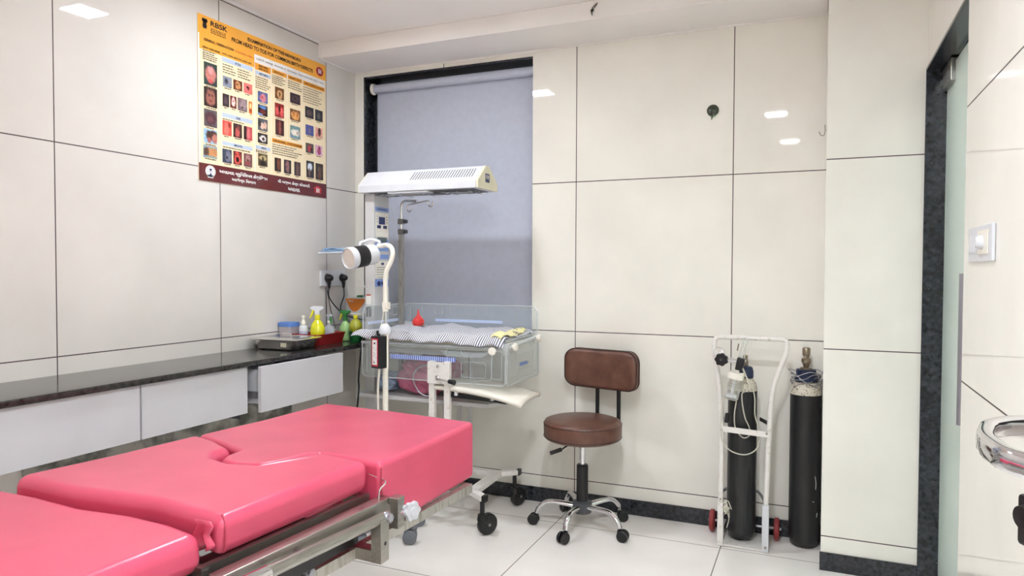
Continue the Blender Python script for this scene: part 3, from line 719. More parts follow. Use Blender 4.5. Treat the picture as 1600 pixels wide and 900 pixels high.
# frame
B().bar((-1.036, .985, .675), (-1.002, 1.518, .675), .034, .046, bev=.003).build('side_rail', 'steel_stained', bed, 'square side rail with purple staining')
B().bar((-1.70, .30, .675), (-1.66, 1.50, .675), .034, .046, bev=.003).build('side_rail', 'steel_stained', bed)
b = B(); b.bar((-1.082, .99, .693), (-1.05, 1.50, .693), .016, .020); b.bar((-1.05, 1.485, .69), (-1.64, 1.52, .69), .02, .02); b.bar((-1.08, 1.0, .69), (-1.70, 1.03, .69), .02, .02)
b.build('seat_frame', 'steel', bed)
b = B(); b.bar((-1.085, .985, .668), (-1.115, .30, .668), .022, .03); b.bar((-1.10, .97, .668), (-1.74, .99, .668), .022, .03); b.bar((-1.75, .985, .668), (-1.775, .30, .668), .022, .03)
b.build('leg_section_frame', 'steel', bed)
b = B().cyl((-.965, 1.466, .668), (-.986, 1.06, .679), .0135, n=20)
b.build('tilt_tube', 'steel', bed)
B().cyl((-.9855, 1.070, .6787), (-1.008, .55, .693), .0155, n=20).build('tube_sleeve', 'chrome', bed, 'polished sleeve end of the tilt tube')
b = B(); b.box(-.985, -.957, 1.50, 1.532, .622, .700, bev=.002).bar((-1.0, 1.505, .66), (-.98, 1.51, .66), .03, .05)
b.build('socket_bracket', 'steel', bed)
B().lathe((-.956, 1.516, .66), [(.009, 0), (.009, .012), (0, .0125)], 6, (1, 0, 0)).build('bolt', 'chrome', bed)
b = B()
ka = Vector((.95, -.31, 0)).normalized(); u, v = frame_from(ka); kc = Vector((-.935, 1.522, .667))
pts = []
for k in range(48):
    a = 2*math.pi*k/48; r = .0235+.0025*math.cos(6*a); pts.append(kc+(u*math.cos(a)+v*math.sin(a))*r)
b.prism(pts, ka*.014, bev=.003)
b.cyl(kc-ka*.022, kc, .009, n=14); b.lathe(kc+ka*.014, [(.012, 0), (.011, .003), (0, .004)], 20, ka)
b.build('star_knob', mat('grey knob plastic', (196, 198, 204), .4), bed, 'grey six lobed plastic knob')
b = B()
b.box(-.980, -.950, 1.415, 1.450, .566, .672, bev=.002)
b.bar((-.965, 1.4325, .581), (-1.16, 1.445, .581), .034, .030, bev=.002)
b.build('post_bracket', 'steel', bed)
b = B(); b.cyl((-.9505, 1.4325, .612), (-.9495, 1.4325, .612), .005, n=14); b.build('bolt_hole', 'black', bed)
b = B()
b.bar((-1.13, .30, .580), (-1.095, 1.48, .580), .032, .040, bev=.002)
b.bar((-1.66, .30, .580), (-1.63, 1.48, .580), .032, .040, bev=.002)
for y in (.35, 1.2): b.bar((-1.12, y, .58), (-1.66, y+.02, .58), .03, .036)
b.build('lower_frame', 'steel', bed)
b = B(); b.bar((-1.06, .60, .630), (-1.035, 1.42, .630), .03, .045); b.bar((-1.20, .6, .63), (-1.18, 1.40, .63), .05, .05)
b.build('linkage', 'black_metal', bed, 'dark scissor linkage under the seat')
for (x, y, z) in ((-1.035, 1.26, .595), (-1.075, 1.245, .548), (-.9505, 1.450, .669), (-1.045, 1.02, .676)):
    b = B().lathe((x, y, z), [(.0105, 0), (.0105, .007), (.007, .009), (0, .009)], 6, (1, -.1, 0)); b.lathe((x-.012, y, z), [(.014, 0), (.014, .004), (.010, .012)], 16, (1, -.1, 0)); b.build('bolt', 'alu', bed)
b = B(); b.tube(fillet([(-1.045, 1.525, .745), (-.998, 1.512, .735), (-1.003, 1.485, .722), (-1.003, 1.482, .695)], .01), .0022, 8)
b.tube(fillet([(-1.045, 1.500, .752), (-1.02, 1.497, .748)], .01), .0018, 8)
b.build('wire_catch', 'chrome', bed)
# rail under the head section
b = B(); b.bar((-1.058, 1.05, .578), (-1.010, 2.005, .578), .022, .028, bev=.001)
b.build('head_rail', 'steel_marked', bed, 'worn steel rail with scratched marks')
b = B(); b.bar((-1.66, 1.1, .578), (-1.645, 2.03, .578), .022, .028); b.bar((-1.02, 1.995, .578), (-1.645, 2.035, .578), .022, .028); b.bar((-1.05, 1.6, .578), (-1.65, 1.63, .578), .022, .028)
b.build('head_frame', 'steel', bed)
B().box(-1.63, -1.06, 1.56, 2.02, .588, .596).build('head_board', 'black', bed, 'black board beneath the head cushion', smooth=False)
for (x, y) in ((-1.14, .42), (-1.64, .42), (-1.14, 1.12), (-1.64, 1.12)):
    b = B().box(x-.02, x+.02, y-.02, y+.02, .09, .56, bev=.002); lg = b.build('leg', 'steel', bed)
    caster(lg, x, y, .10, .035, .04, .5, 'castergrey', 'castergrey')
b = B(); b.bar((-1.14, .42, .2), (-1.14, 1.12, .2), .03, .03); b.bar((-1.64, .42, .2), (-1.64, 1.12, .2), .03, .03); b.bar((-1.14, .6, .2), (-1.64, .6, .2), .03, .03)
b.build('stretcher', 'steel', bed)

# ------------------------------------------------------------------ infant warmer
wm = thing('infant_warmer', (-1.85, 3.25, 0), 'white infant radiant warmer with clear side panels in front of the grey blind', 'infant warmer')
B().box(-2.232, -2.172, 3.172, 3.318, .16, 1.70, bev=.005).build('column', 'greyp', wm)
co = wm.children[-1]
def side(b, ya, yb, za, zb, t=.001, x=-2.1715): b.box(x, x+t, ya, yb, za, zb)
for r_ in ((3.184, 3.308, 1.452, 1.583), (3.182, 3.308, 1.228, 1.322)):
    b = B(); side(b, *r_); b.build('control_label', 'ivory', wm, smooth=False)
for r_ in ((3.182, 3.310, 1.590, 1.612), (3.182, 3.310, 1.375, 1.440, .0008), (3.190, 3.308, 1.332, 1.357), (3.180, 3.310, 1.182, 1.222)):
    b = B(); side(b, *r_); b.build('blue_label', 'lblue', wm, 'light blue printed label strip', smooth=False)
b = B(); side(b, 3.215, 3.272, 1.520, 1.560, .003); b.build('display', 'navy', wm, 'dark display window', smooth=False)
for r_ in ((3.198, 3.232, 1.498, 1.514, .003), (3.256, 3.290, 1.498, 1.514, .003), (3.238, 3.262, 1.300, 1.312, .002)):
    b = B(); side(b, *r_); b.build('dark_key', 'navy', wm, smooth=False)
b = B(); side(b, 3.203, 3.288, 1.424, 1.448, .004); b.build('lcd_screen', 'lcd', wm, smooth=False)
b = B(); side(b, 3.20, 3.27, 1.395, 1.412, .002); b.build('status_light', 'paper', wm, smooth=False)
b = B()
for k in range(5): side(b, 3.195, 3.295, 1.285-k*.013, 1.2875-k*.013, .0014)
side(b, 3.20, 3.29, 1.599, 1.603, .0014)
for z in (1.53, 1.545, 1.56): side(b, 3.196, 3.204, z, z+.004, .0014); side(b, 3.286, 3.298, z, z+.004, .0014)
b.build('fine_print', 'darkgrey', wm, smooth=False)
for y in (3.213, 3.250): B().lathe((-2.1705, y, 1.200), [(.012, 0), (.012, .006), (.006, .007), (0, .007)], 18, (1, 0, 0)).build('probe_socket', 'navy', wm)
b = B().box(-2.222, -2.192, 3.1705, 3.1718, 1.085, 1.140); b.build('rating_label', 'paper', wm, smooth=False)
B().box(-2.222, -2.192, 3.1700, 3.1706, 1.134, 1.141).build('warning_stripe', 'warn', wm, smooth=False)
b = B(); b.box(-2.222, -2.190, 3.1690, 3.1718, 1.020, 1.075, bev=.001).box(-2.213, -2.199, 3.166, 3.1690, 1.032, 1.062, bev=.001); b.build('power_inlet', 'black', wm)
B().tube(spline([(-2.238, 3.17, 1.215), (-2.25, 3.16, 1.25), (-2.226, 3.165, 1.178), (-2.21, 3.17, 1.17)], 8), .0012, 6).build('thin_wire', 'white', wm)
# hood
pr = [(3.13, 1.682), (3.13, 1.720), (3.222, 1.802), (3.262, 1.802), (3.362, 1.722), (3.362, 1.682)]
hx0, hx1 = -2.245, -1.533
hood = B().prism([(hx0, y, z) for y, z in pr], (hx1-hx0-.012, 0, 0), bev=.004).build('hood', 'white', wm, ang=30)
B().prism([(hx1-.012, y*1.0, z) for y, z in pr], (.012, 0, 0), bev=.0015).build('hood_end', 'cream', wm, 'cream end cap of the hood', ang=30)
B().prism([(hx0+.0-.003, y, z) for y, z in pr], (.004, 0, 0), bev=.001).build('hood_end', 'cream', wm, 'cream end cap of the hood', ang=30)
b = B(); sl = Vector((0, .092, .082)).normalized(); nn = Vector((0, -.082, .092)).normalized()
for k in range(25):
    x = -1.935+k*.0148
    a = Vector((x, 3.13, 1.720))+sl*.030+nn*.0006; c = a+sl*.070
    b.bar(a, c, .0032, .0014, up=nn)
b.build('vent_slots', 'darkgrey', hood, smooth=False)
b = B()
b.box(hx0+.05, hx1-.04, 3.16, 3.335, 1.6795, 1.6825); b.build('heater_recess', 'darkgrey', hood, smooth=False)
b = B()
for y in (3.20, 3.245, 3.29): b.cyl((hx0+.06, y, 1.674), (hx1-.05, y, 1.674), .0025, n=8)
for k in range(5): b.cyl((hx0+.08+k*.14, 3.17, 1.671), (hx0+.08+k*.14, 3.33, 1.671), .002, n=8)
b.build('heater_guard', 'chrome', hood)
b = B(); b.box(hx0+.18, hx0+.42, 3.138, 3.20, 1.672, 1.681, bev=.002); b.build('lamp_panel', 'white', hood)
for x in (-1.66, -1.99, -2.10): B().lathe((x, 3.145, 1.675), [(.004, 0), (.004, .006), (0, .007)], 10, (0, 0, -1)).build('screw', 'darkgrey', hood)
b = B().box(hx1, hx1+.0012, 3.215, 3.262, 1.718, 1.762, bev=.0005); lg = b.build('logo_badge', 'navy', hood, 'blue square badge', smooth=False)
b = B(); b.box(hx1+.0012, hx1+.0018, 3.222, 3.226, 1.735, 1.755).box(hx1+.0012, hx1+.0018, 3.230, 3.234, 1.735, 1.755).box(hx1+.0012, hx1+.0018, 3.222, 3.234, 1.752, 1.756).box(hx1+.0012, hx1+.0018, 3.242, 3.246, 1.735, 1.755).box(hx1+.0012, hx1+.0018, 3.250, 3.254, 1.735, 1.755).box(hx1+.0012, hx1+.0018, 3.242, 3.254, 1.735, 1.739)
b.build('badge_mark', 'p_white', lg, smooth=False)
# drip pole behind the column
b = B(); px, py = -2.148, 3.405
b.box(px-.013, px+.013, py-.012, py+.012, .6, 1.470, bev=.002)
b.build('drip_pole', 'steel_marked', wm)
b = B().tube(fillet([(px, py, 1.40), (px, py, 1.665), (px+.115, py-.02, 1.655)], .045, 8), .0085, 12)
b.build('drip_pole_top', 'chrome', wm)
b = B(); c0 = Vector((-2.075, 3.375, 1.636)); c1 = Vector((-1.965, 3.385, 1.655))
b.tube([c0, c1], .0045, 10)
b.tube(spline([c0, c0+Vector((-.012, 0, -.005)), c0+Vector((-.016, 0, -.028)), c0+Vector((-.004, 0, -.040)), c0+Vector((.010, 0, -.028)), c0+Vector((.010, 0, -.014))], 6), .0035, 8)
b.tube(spline([c1, c1+Vector((.006, 0, -.004)), c1+Vector((.006, 0, -.026)), c1+Vector((.018, 0, -.034)), c1+Vector((.030, 0, -.022)), c1+Vector((.030, 0, -.002))], 6), .0035, 8)
b.build('drip_hooks', 'chrome', wm)
for z in (1.545, 1.488):
    b = B().box(px-.016, px+.016, py-.016, py+.016, z-.016, z+.016, bev=.003); kb = b.build('pole_clamp', 'steel', wm)
    B().cyl((px+.016, py, z), (px+.036, py, z), .011, n=14).build('clamp_screw', 'darkgrey', kb)
# side shelf left of column
B().box(-2.560, -2.233, 3.19, 3.31, 1.362, 1.372, bev=.003).build('side_shelf', 'white', wm)
# tub: tray, panels
TX0, TX1, TY0, TY1 = -2.165, -1.345, 3.055, 3.462
b = B(); b.box(TX0+.02, TX1-.005, TY0+.02, TY1-.01, .878, .922, bev=.012, seg=3).build('mattress_tray', 'ivory', wm)
B().box(TX0+.03, TX1-.015, TY0+.03, TY1-.02, .922, .944, bev=.009, seg=3).build('mattress', 'white', wm)
b = B(); b.box(-2.05, -1.5, 3.09, 3.42, .845, .8775, bev=.006); b.build('tray_housing', 'greyp', wm)
b = B(); b.prism([(-1.72, 3.073, .872), (-1.44, 3.073, .872), (-1.49, 3.073, .845), (-1.68, 3.073, .845)], (0, .02, 0)); b.build('tray_lip', 'white', wm)
def panel(name, P0, ux, uz, w_, h_, r, cuts=(), lab=None, mt='clear'):
    P0 = Vector(P0); ux = Vector(ux).normalized(); uz = Vector(uz).normalized(); nn = ux.cross(uz)
    def rr(x0, z0, x1, z1, r, n=6):
        out = []
        for cx, cz, a0 in ((x1-r, z1-r, 0), (x0+r, z1-r, 90), (x0+r, z0+r, 180), (x1-r, z0+r, 270)):
            for k in range(n+1):
                a = math.radians(a0+90*k/n); out.append(P0+ux*(cx+r*math.cos(a))+uz*(cz+r*math.sin(a)))
        return out
    b = B(); o_ = rr(0, 0, w_, h_, r); b.prism([q-nn*.0025 for q in o_], nn*.005)
    o = b.build(name, mt, wm, lab, ang=30)
    b = B(); b.tube(rr(0, 0, w_, h_, r), .0028, 6, closed=True)
    for c in cuts: b.tube(rr(*c), .0016, 6, closed=True)
    b.build('panel_edge', 'clear_edge', o)
    return o
W = TX1-TX0; D = TY1-TY0
panel('back_panel', (TX0, TY1, .930), (1, 0, 0), (0, 0, 1), W, .152, .035,
      [(.20, .095, .25, .145, .015), (.30, .095, .46, .145, .012), (.52, .095, .57, .145, .015), (.70, .015, .79, .135, .01), (.04, .015, .12, .135, .01)], 'raised clear back panel')
panel('left_panel', (TX0-.003, TY0+.01, .930), (0, 1, 0), (0, 0, 1), D-.02, .150, .03, [(.05, .09, .10, .14, .012), (.28, .09, .33, .14, .012)], 'raised clear left panel')
panel('front_panel', (TX0+.005, TY0-.010, .722), (1, 0, 0), (0, 0, 1), W-.005, .178, .02,
      [(.58, .03, .71, .105, .012), (.63, .02, .74, .15, .012), (.745, .03, .795, .165, .01), (.03, .02, .10, .15, .01), (.20, .115, .30, .165, .012), (.50, .115, .58, .165, .012)], 'clear front panel folded down')
panel('right_panel', (TX1+.006, TY0-.005, .722), (0, 1, 0), (0, 0, 1), D+.005, .200, .02,
      [(.03, .04, .12, .15, .01), (.10, .135, .30, .185, .012), (.34, .03, .39, .17, .01), (.10, .02, .32, .06, .01)], 'clear right panel folded down')
b = B(); b.tube([(TX1+.004, TY0, .905), (TX1+.004, TY1, .925)], .010, 10); b.tube([(TX0, TY0-.004, .898), (TX1, TY0-.004, .898)], .008, 10)
b.build('hinge_rail', 'clear_edge', wm)
B().box(TX1-.02, TX1+.012, TY0-.012, TY0+.02, .865, .925, bev=.008).build('corner_block', 'clear_edge', wm)
for c, ax in (((-1.405, TY0-.012, .888), (0, -1, 0)), ((TX1+.012, 3.10, .905), (1, 0, 0)), ((TX1+.012, 3.42, .920), (1, 0, 0))):
    B().lathe(c, [(.010, 0), (.010, .008), (.019, .010), (.020, .020), (.016, .025), (0, .026)], 20, ax).build('panel_knob', 'ivory', wm, 'white round panel knob')
B().box(-1.985, -1.61, TY0-.0145, TY0-.0135, .822, .845).build('ruler_strip', 'ruler', wm, 'blue and white ruler strip', smooth=False)
b = B().box(-1.96, -1.545, TY1-.005, TY1-.0035, .985, 1.000); b.build('ruler_strip', 'ruler_pale', wm, 'pale blue ruler strip', smooth=False)
b = B().box(TX0+.0005, TX0+.002, 3.10, 3.40, .985, 1.0); b.build('ruler_strip', 'ruler_pale', wm, smooth=False)
B().box(TX1+.0095, TX1+.0105, 3.20, 3.30, .800, .815).build('maker_label', 'lblue', wm, smooth=False)
# shelf under the tub, legs, base
b = B().prism([(-2.235, 3.10, .598), (-1.46, 3.10, .598), (-1.40, 3.22, .598), (-1.50, 3.52, .598), (-2.235, 3.52, .598)], (0, 0, .020), bev=.002); b.build('storage_shelf', 'greyp', wm, ang=30)
for x in (-1.80, -1.735): B().box(x-.010, x+.010, 3.44, 3.46, .18, .878, bev=.002).build('rear_post', 'greyp', wm)
b = B(); b.box(-1.752, -1.628, 3.012, 3.022, .715, .822, bev=.002); b.build('crank_plate', 'white_worn', wm)
for x in (-1.735, -1.650): B().box(x-.016, x+.016, 3.023, 3.048, .19, .825, bev=.003).build('front_post', 'white_worn', wm)
b = B(); b.lathe((-1.692, 3.011, .745), [(.013, 0), (.013, .006), (.006, .012), (0, .012)], 16, (0, -1, 0)); b.cyl((-1.692, 3.004, .742), (-1.615, 2.99, .735), .0055, n=12)
b.build('release_lever', 'chrome', wm)
B().lathe((-1.692, 3.011, .803), [(.008, 0), (.007, .004), (0, .005)], 14, (0, -1, 0)).build('plate_screw', 'chrome', wm)
b = B(); b.cyl((-1.620, 2.991, .7355), (-1.585, 2.985, .732), .010, .013, n=14); b.build('lever_grip', 'black', wm)
# cream chute tray
def chute(u, v):
    x = -1.74+.49*u; z = .705-.052*u**2.4+.012*math.cos(v*math.pi-math.pi/2)
    return Vector((x, 3.03+.20*v-(.02*u if v < .5 else -.03*u), z - (.014*(1-v))))
B().grid(chute, 16, 8).build('sliding_tray', 'ivory', wm, 'ivory curved sliding tray under the tub', sol=.018)
b = B(); b.bar((-1.70, 3.06, .662), (-1.38, 3.06, .650), .045, .018); b.bar((-1.38, 3.06, .650), (-1.34, 3.06, .647), .03, .022)
b.build('cassette_rail', 'black', wm)
b = B(); b.bar((-1.61, 3.035, .672), (-1.595, 3.035, .672), .012, .022); b.bar((-1.415, 3.035, .662), (-1.40, 3.035, .662), .012, .022); b.build('rail_clip', 'white', wm)
bb = B()
bb.bar((-1.53, 3.07, .185), (-1.545, 3.40, .185), .05, .028, bev=.003)
bb.bar((-1.53, 3.07, .1855), (-1.435, 3.003, .1855), .038, .027, bev=.003); bb.bar((-1.545, 3.40, .1855), (-1.46, 3.475, .1855), .038, .027, bev=.003)
bb.bar((-1.53, 3.072, .185), (-2.15, 3.09, .185), .045, .026, bev=.003); bb.bar((-1.545, 3.402, .185), (-2.15, 3.43, .185), .045, .026, bev=.003)
bb.bar((-2.14, 3.07, .1845), (-2.14, 3.45, .1845), .05, .027, bev=.003)
bb.build('base_frame', 'white_worn', wm, ang=30)
B().box(-1.44, -1.422, 2.985, 3.02, .170, .201).build('end_plug', 'black', wm, smooth=False)
B().box(-1.462, -1.444, 3.458, 3.492, .170, .201).build('end_plug', 'black', wm, smooth=False)
caster(wm, -1.450, 3.015, .172, .052, .03, 1.0, 'black', 'black', twin=False)
caster(wm, -1.472, 3.462, .172, .052, .03, 1.2, 'black', 'black', twin=False)
caster(wm, -2.10, 3.09, .172, .052, .03, 2.2, 'black', 'black', twin=False)
caster(wm, -2.10, 3.43, .172, .052, .03, 2.0, 'black', 'black', twin=False)

# cloth folded on the side shelf
b = B()
for k in range(3):
    z = 1.3725+k*.0075
    b.grid(lambda u, v, z=z, k=k: Vector((-2.548+.012*k+(.30-.03*k)*u, 3.197+.10*v, z+.003+.003*math.sin(u*14+k*2)*math.sin(v*9+k))), 24, 10)
o = b.build('folded_cloth', 'bluecloth', sol=.006); center(o); tag(o, 'pale blue cloth folded on the warmer side shelf', 'cloth')

# striped sheet over the mattress
def sheet(u, v):
    x = -2.215+.865*u; y = 3.022+.425*v
    rnd = .004*math.sin(x*23+y*11)+.003*math.sin(x*57-y*31)+.003*math.sin(y*63+x*7)
    z = .954+rnd+.004
    if v < .09:
        t = (.09-v)/.09; z -= .042*t**1.3*(1 - .55*max(0, .2-u)/.2); y += .004*math.sin(x*60)
    if v > .86: z += .018*((v-.86)/.14)*(.6+.4*math.sin(u*17))*(1-u*.35)
    if u < .06: z -= .012*(1-u/.06); 
    if u > .95: z -= .010*(u-.95)/.05
    return Vector((x, y, z))
o = B().grid(sheet, 90, 44).build('striped_sheet', 'sheet', sol=.002, normals=False); center(o)
tag(o, 'black and white striped cotton sheet spread over the warmer mattress', 'sheet')
b = B()
b.grid(lambda u, v: sheet(.915+.065*v+.02*math.sin(u*5), .05+.90*u)+Vector((.008*math.sin(u*11), 0, .004+.003*math.sin(u*15)+.007*math.sin(v*3.1))), 30, 8)
h = b.build('folded_hem', 'sheet_hem', o, 'yellow patterned hem folded over', sol=.003)

# bulb syringe
bx, by, bz = -2.02, 3.375, .962
o = B().lathe((bx, by, bz), [(.010, 0), (.027, .003), (.034, .016), (.0345, .022), (.032, .024), (.033, .032), (.024, .044), (.012, .055), (.006, .068), (.0035, .088), (.002, .092)], 28).build('bulb_syringe', 'bulb')
center(o); tag(o, 'red rubber bulb syringe standing on the striped sheet', 'syringe')

# plastic bags on the shelf
def bag(name, c, s, mt, seed, lab, cat='bag'):
    rnd = random.Random(seed); ph = [rnd.random()*6 for _ in range(8)]
    b2 = bmesh.new(); bmesh.ops.create_icosphere(b2, subdivisions=5, radius=1)
    for v in b2.verts:
        n = v.co.copy()
        d = .10*math.sin(n.x*5+ph[0]+n.z*7)+.07*math.sin(n.y*9+ph[1]-n.z*5)+.05*math.sin(n.x*17+n.z*13+ph[2])+.035*math.sin(n.z*29+n.x*11+ph[3])+.03*abs(math.sin(n.z*14+n.x*4+ph[4]))
        q = n*(1+d)
        q = Vector((math.copysign(abs(q.x)**.75, q.x), math.copysign(abs(q.y)**.8, q.y), math.copysign(abs(q.z)**.8, q.z)))
        v.co = Vector((c[0]+q.x*s[0], c[1]+q.y*s[1], max(.6195, c[2]+q.z*s[2])))
    b = B(); b._merge(b2); o = b.build(name, mt, ang=70); center(o); return tag(o, lab, cat)
bag('plastic_bag', (-1.875, 3.265, .715), (.155, .125, .098), 'pinkbag', 1, 'crumpled pink plastic bag bundle on the shelf under the tub')
bag('plastic_bag', (-2.105, 3.23, .672), (.050, .075, .048), 'bluebag', 5, 'pale blue plastic bag at the left end of the warmer shelf')
o = B().tube(spline([(-1.66, 3.14, .84), (-1.74, 3.11, .80), (-1.84, 3.095, .78), (-1.88, 3.09, .73), (-1.86, 3.09, .67), (-1.82, 3.10, .635), (-1.76, 3.13, .63)], 8), .004, 8).build('sensor_cable', 'alu')
center(o); tag(o, 'grey sensor cable looping in front of the pink bag bundle', 'cable')

# ------------------------------------------------------------------ examination lamp
lx, ly = -1.888, 2.85
lp = thing('examination_lamp', (lx, ly, 0), 'white gooseneck examination lamp with a ribbed black band on its head', 'lamp')
b = B(); b.cyl((lx, ly, .09), (lx, ly, .80), .0135, n=20); b.build('lower_pole', 'ivory', lp, 'taped ivory pole')
b = B()
for k in range(9): b.tube([(lx+.0138*math.cos(t), ly+.0138*math.sin(t), .60+k*.022+.004*math.sin(t)) for t in [2*math.pi*j/20 for j in range(20)]], .0007, 5, closed=True)
b.build('tape_wrap', 'cream', lp)
B().cyl((lx+.004, ly, .80), (lx+.004, ly, .975), .012, n=18).build('middle_pole', 'ivory', lp)
B().lathe((lx-.002, ly, .965), [(.014, 0), (.029, .004), (.030, .018), (.024, .036), (.012, .050), (.008, .052)], 24).build('pole_cap', 'white', lp)
B().cyl((lx+.002, ly, 1.01), (lx+.002, ly, 1.092), .0065, n=14).build('upper_pole', 'chrome', lp)
b = B(); b.cyl((lx, ly, 1.075), (lx, ly, 1.135), .014, .011, n=18).box(lx-.012, lx+.022, ly-.012, ly+.012, 1.085, 1.12, bev=.003).cyl((lx+.012, ly-.016, 1.10), (lx+.012, ly+.016, 1.10), .005, n=10)
b.build('swivel_joint', 'ivory', lp)
neck = spline([(lx, ly, 1.125), (lx, ly, 1.178), (lx+.001, ly, 1.234), (lx+.008, ly, 1.271), (lx+.028, ly+.005, 1.313), (lx+.036, ly+.01, 1.349), (lx+.020, ly+.02, 1.381), (lx-.012, ly+.03, 1.393), (lx-.045, ly+.035, 1.390), (lx-.066, ly+.038, 1.392)], 8)
B().tube(neck, .0115, 16).build('gooseneck', 'ivory', lp)
ax = Vector((-.298, -.959, -.16)).normalized(); hb = Vector((-1.985, 2.905, 1.352)); L_ = .165
hd = B().lathe(hb, [(.0, -.002), (.040, 0), (.048, .006), (.050, .02), (.050, .075), (.0505, .078)], 40, ax, cap=False).build('lamp_head', 'white', lp)
B().lathe(hb+ax*.078, [(.0515, -.016), (.0525, -.014), (.0525, .046), (.0515, .048)], 40, ax, cap=False).build('ribbed_band', 'blackband', hd, 'ribbed black band')
B().lathe(hb+ax*.127, [(.0515, 0), (.053, .003), (.053, .030), (.049, .034), (.047, .030), (.043, .010), (.038, -.01), (.012, -.035), (0, -.036)], 40, ax, cap=False).build('front_ring', 'white', hd)
b = B(); u_, v_ = frame_from(ax)
b.lathe(hb+ax*.142, [(.0455, .012), (.036, -.012), (.024, -.020), (.0235, -.018), (.035, -.010), (.0445, .013)], 40, ax)
for k in range(24):
    a = 2*math.pi*k/24; d = u_*math.cos(a)+v_*math.sin(a); b.bar(hb+ax*.154+d*.0445, hb+ax*.130+d*.027, .002, .003, up=d)
b.build('reflector', 'reflector', hd)
br = Vector((0, 0, 1)); br = (br-ax*br.dot(ax)).normalized()
b = B(); b.tube(fillet([hb+ax*.085+br*.050, hb+ax*.080+br*.064, hb+ax*.01+br*.074, Vector((lx-.055, ly+.036, 1.41)), Vector((lx-.058, ly+.036, 1.392))], .02), .008, 10)
b.tube([hb+ax*.055+br*.048, hb+ax*.05+br*.068], .006, 10)
b.build('yoke', 'white', hd)
# control box
bx0 = Vector((lx-.019, ly-.022, 0)); cr, sr = math.cos(math.radians(-14)), math.sin(math.radians(-14))
def BT(c): return Vector((bx0.x+c.x*cr-c.y*sr, bx0.y+c.x*sr+c.y*cr, c.z))
cb = B().box(-.032, .028, -.024, .022, .805, .958, bev=.002, T=BT).build('control_box', 'black', lp, 'black control box', ang=30)
B().box(-.027, .017, -.0256, -.0242, .815, .948, T=BT).build('red_border', 'redpanel', cb, smooth=False)
B().box(-.021, .011, -.0264, -.0257, .822, .941, T=BT).build('white_panel', 'paper', cb, smooth=False)
b = B(); b.lathe(BT(Vector((-.004, -.0264, .925))), [(.0045, 0), (.0045, .003), (0, .004)], 12, BT(Vector((0, -1, 0)))-BT(Vector((0, 0, 0)))); b.build('indicator', 'p_maroon', cb)
b = B()
for (x, z) in ((-.012, .90), (.003, .893), (-.010, .876), (-.012, .862), (-.004, .868), (.004, .855)): b.box(x, x+.003, -.0268, -.0264, z, z+.004, T=BT)
b.box(-.014, -.002, -.0268, -.0264, .832, .834, T=BT).box(-.014, -.012, -.0268, -.0264, .834, .842, T=BT).box(-.008, -.006, -.0268, -.0264, .828, .838, T=BT)
b.build('panel_marks', 'black', cb, smooth=False)
b = B(); b.cyl(BT(Vector((-.014, .006, .956))), BT(Vector((-.014, .006, .982))), .008, .010, n=14); b.build('knob', 'black', cb)
B().tube(spline([(lx-.02, ly-.02, .805), (lx-.035, ly-.01, .72), (lx-.04, ly, .60), (lx-.03, ly+.01, .3), (lx-.02, ly, .12)], 8), .0055, 8).build('lamp_cord', 'ivory', lp)
B().tube(spline([(lx-.01, ly-.01, .965), (lx-.022, ly-.008, .995), (lx-.008, ly-.01, 1.04), (lx-.004, ly-.008, 1.09)], 8), .0025, 8).build('cord', 'ivory', lp)
b = B().lathe((lx, ly, .072), [(.028, 0), (.030, .02), (.016, .035)], 20)
for k in range(5):
    a = math.radians(-15+72*k); d = Vector((math.cos(a), math.sin(a), 0)); b.bar(Vector((lx, ly, .085)), Vector((lx, ly, .078))+d*.205, .03, .018)
b.build('star_base', 'castergrey', lp)
for k in range(5):
    a = math.radians(-15+72*k); caster(lp, lx+.195*math.cos(a), ly+.195*math.sin(a), .080, .033, .050, 3.6+.15*k, 'castergrey', 'castergrey')

# ------------------------------------------------------------------ swivel chair
cx, cy = -1.045, 3.315
ch = thing('swivel_stool', (cx, cy, 0), 'brown leatherette swivel stool with a low backrest and chrome star base', 'chair')
B().lathe((cx, cy, .440), [(0, 0), (.165, 0), (.185, .008), (.192, .022), (.193, .078), (.186, .094), (.165, .101), (0, .104)], 56, cap=False).build('seat', 'brown', ch, ang=60)
for z in (.521, .458):
    B().tube([(cx+.1925*math.cos(t), cy+.1925*math.sin(t), z) for t in [2*math.pi*j/56 for j in range(56)]], .0016, 6, closed=True).build('seat_seam', 'brown_piping', ch)
bd = Vector((.22, .975, 0)).normalized(); bs = Vector((bd.y, -bd.x, 0))
bc = Vector((cx, cy, 0))+bd*.205+bs*.018
def brest(r_off, t0, t1, scale=1.0, name='backrest', mt='brown'):
    n = 40; pts = []
    w_, h_, r = .205*scale, .102*scale, .055
    for (sx, sz, a0) in ((1, 1, 0), (-1, 1, 90), (-1, -1, 180), (1, -1, 270)):
        for k in range(9):
            a = math.radians(a0+90*k/8); pts.append((sx*(w_-r)+r*math.cos(a), sz*(h_-r)+r*math.sin(a)))
    def W_(x, z, t):
        z2 = .768+z*(1-.10*abs(x)/w_*(1 if z < 0 else .3)); cv = -.035*(x/w_)**2
        return Vector((bc.x, bc.y, z2))+bs*x+bd*(t+cv)
    return pts, W_
pts, W_ = brest(0, 0, 0)
b = B()
prof = [(-.002, .90), (-.006, .97), (.004, 1.0), (.036, 1.0), (.048, .95), (.052, .8)]
rings = []
for (t, s_) in prof: rings.append([b.bm.verts.new(W_(x*s_, z*s_, -t)) for x, z in pts])
for A, C in zip(rings, rings[1:]):
    for j in range(len(pts)): b._f([A[j], A[(j+1) % len(pts)], C[(j+1) % len(pts)], C[j]])
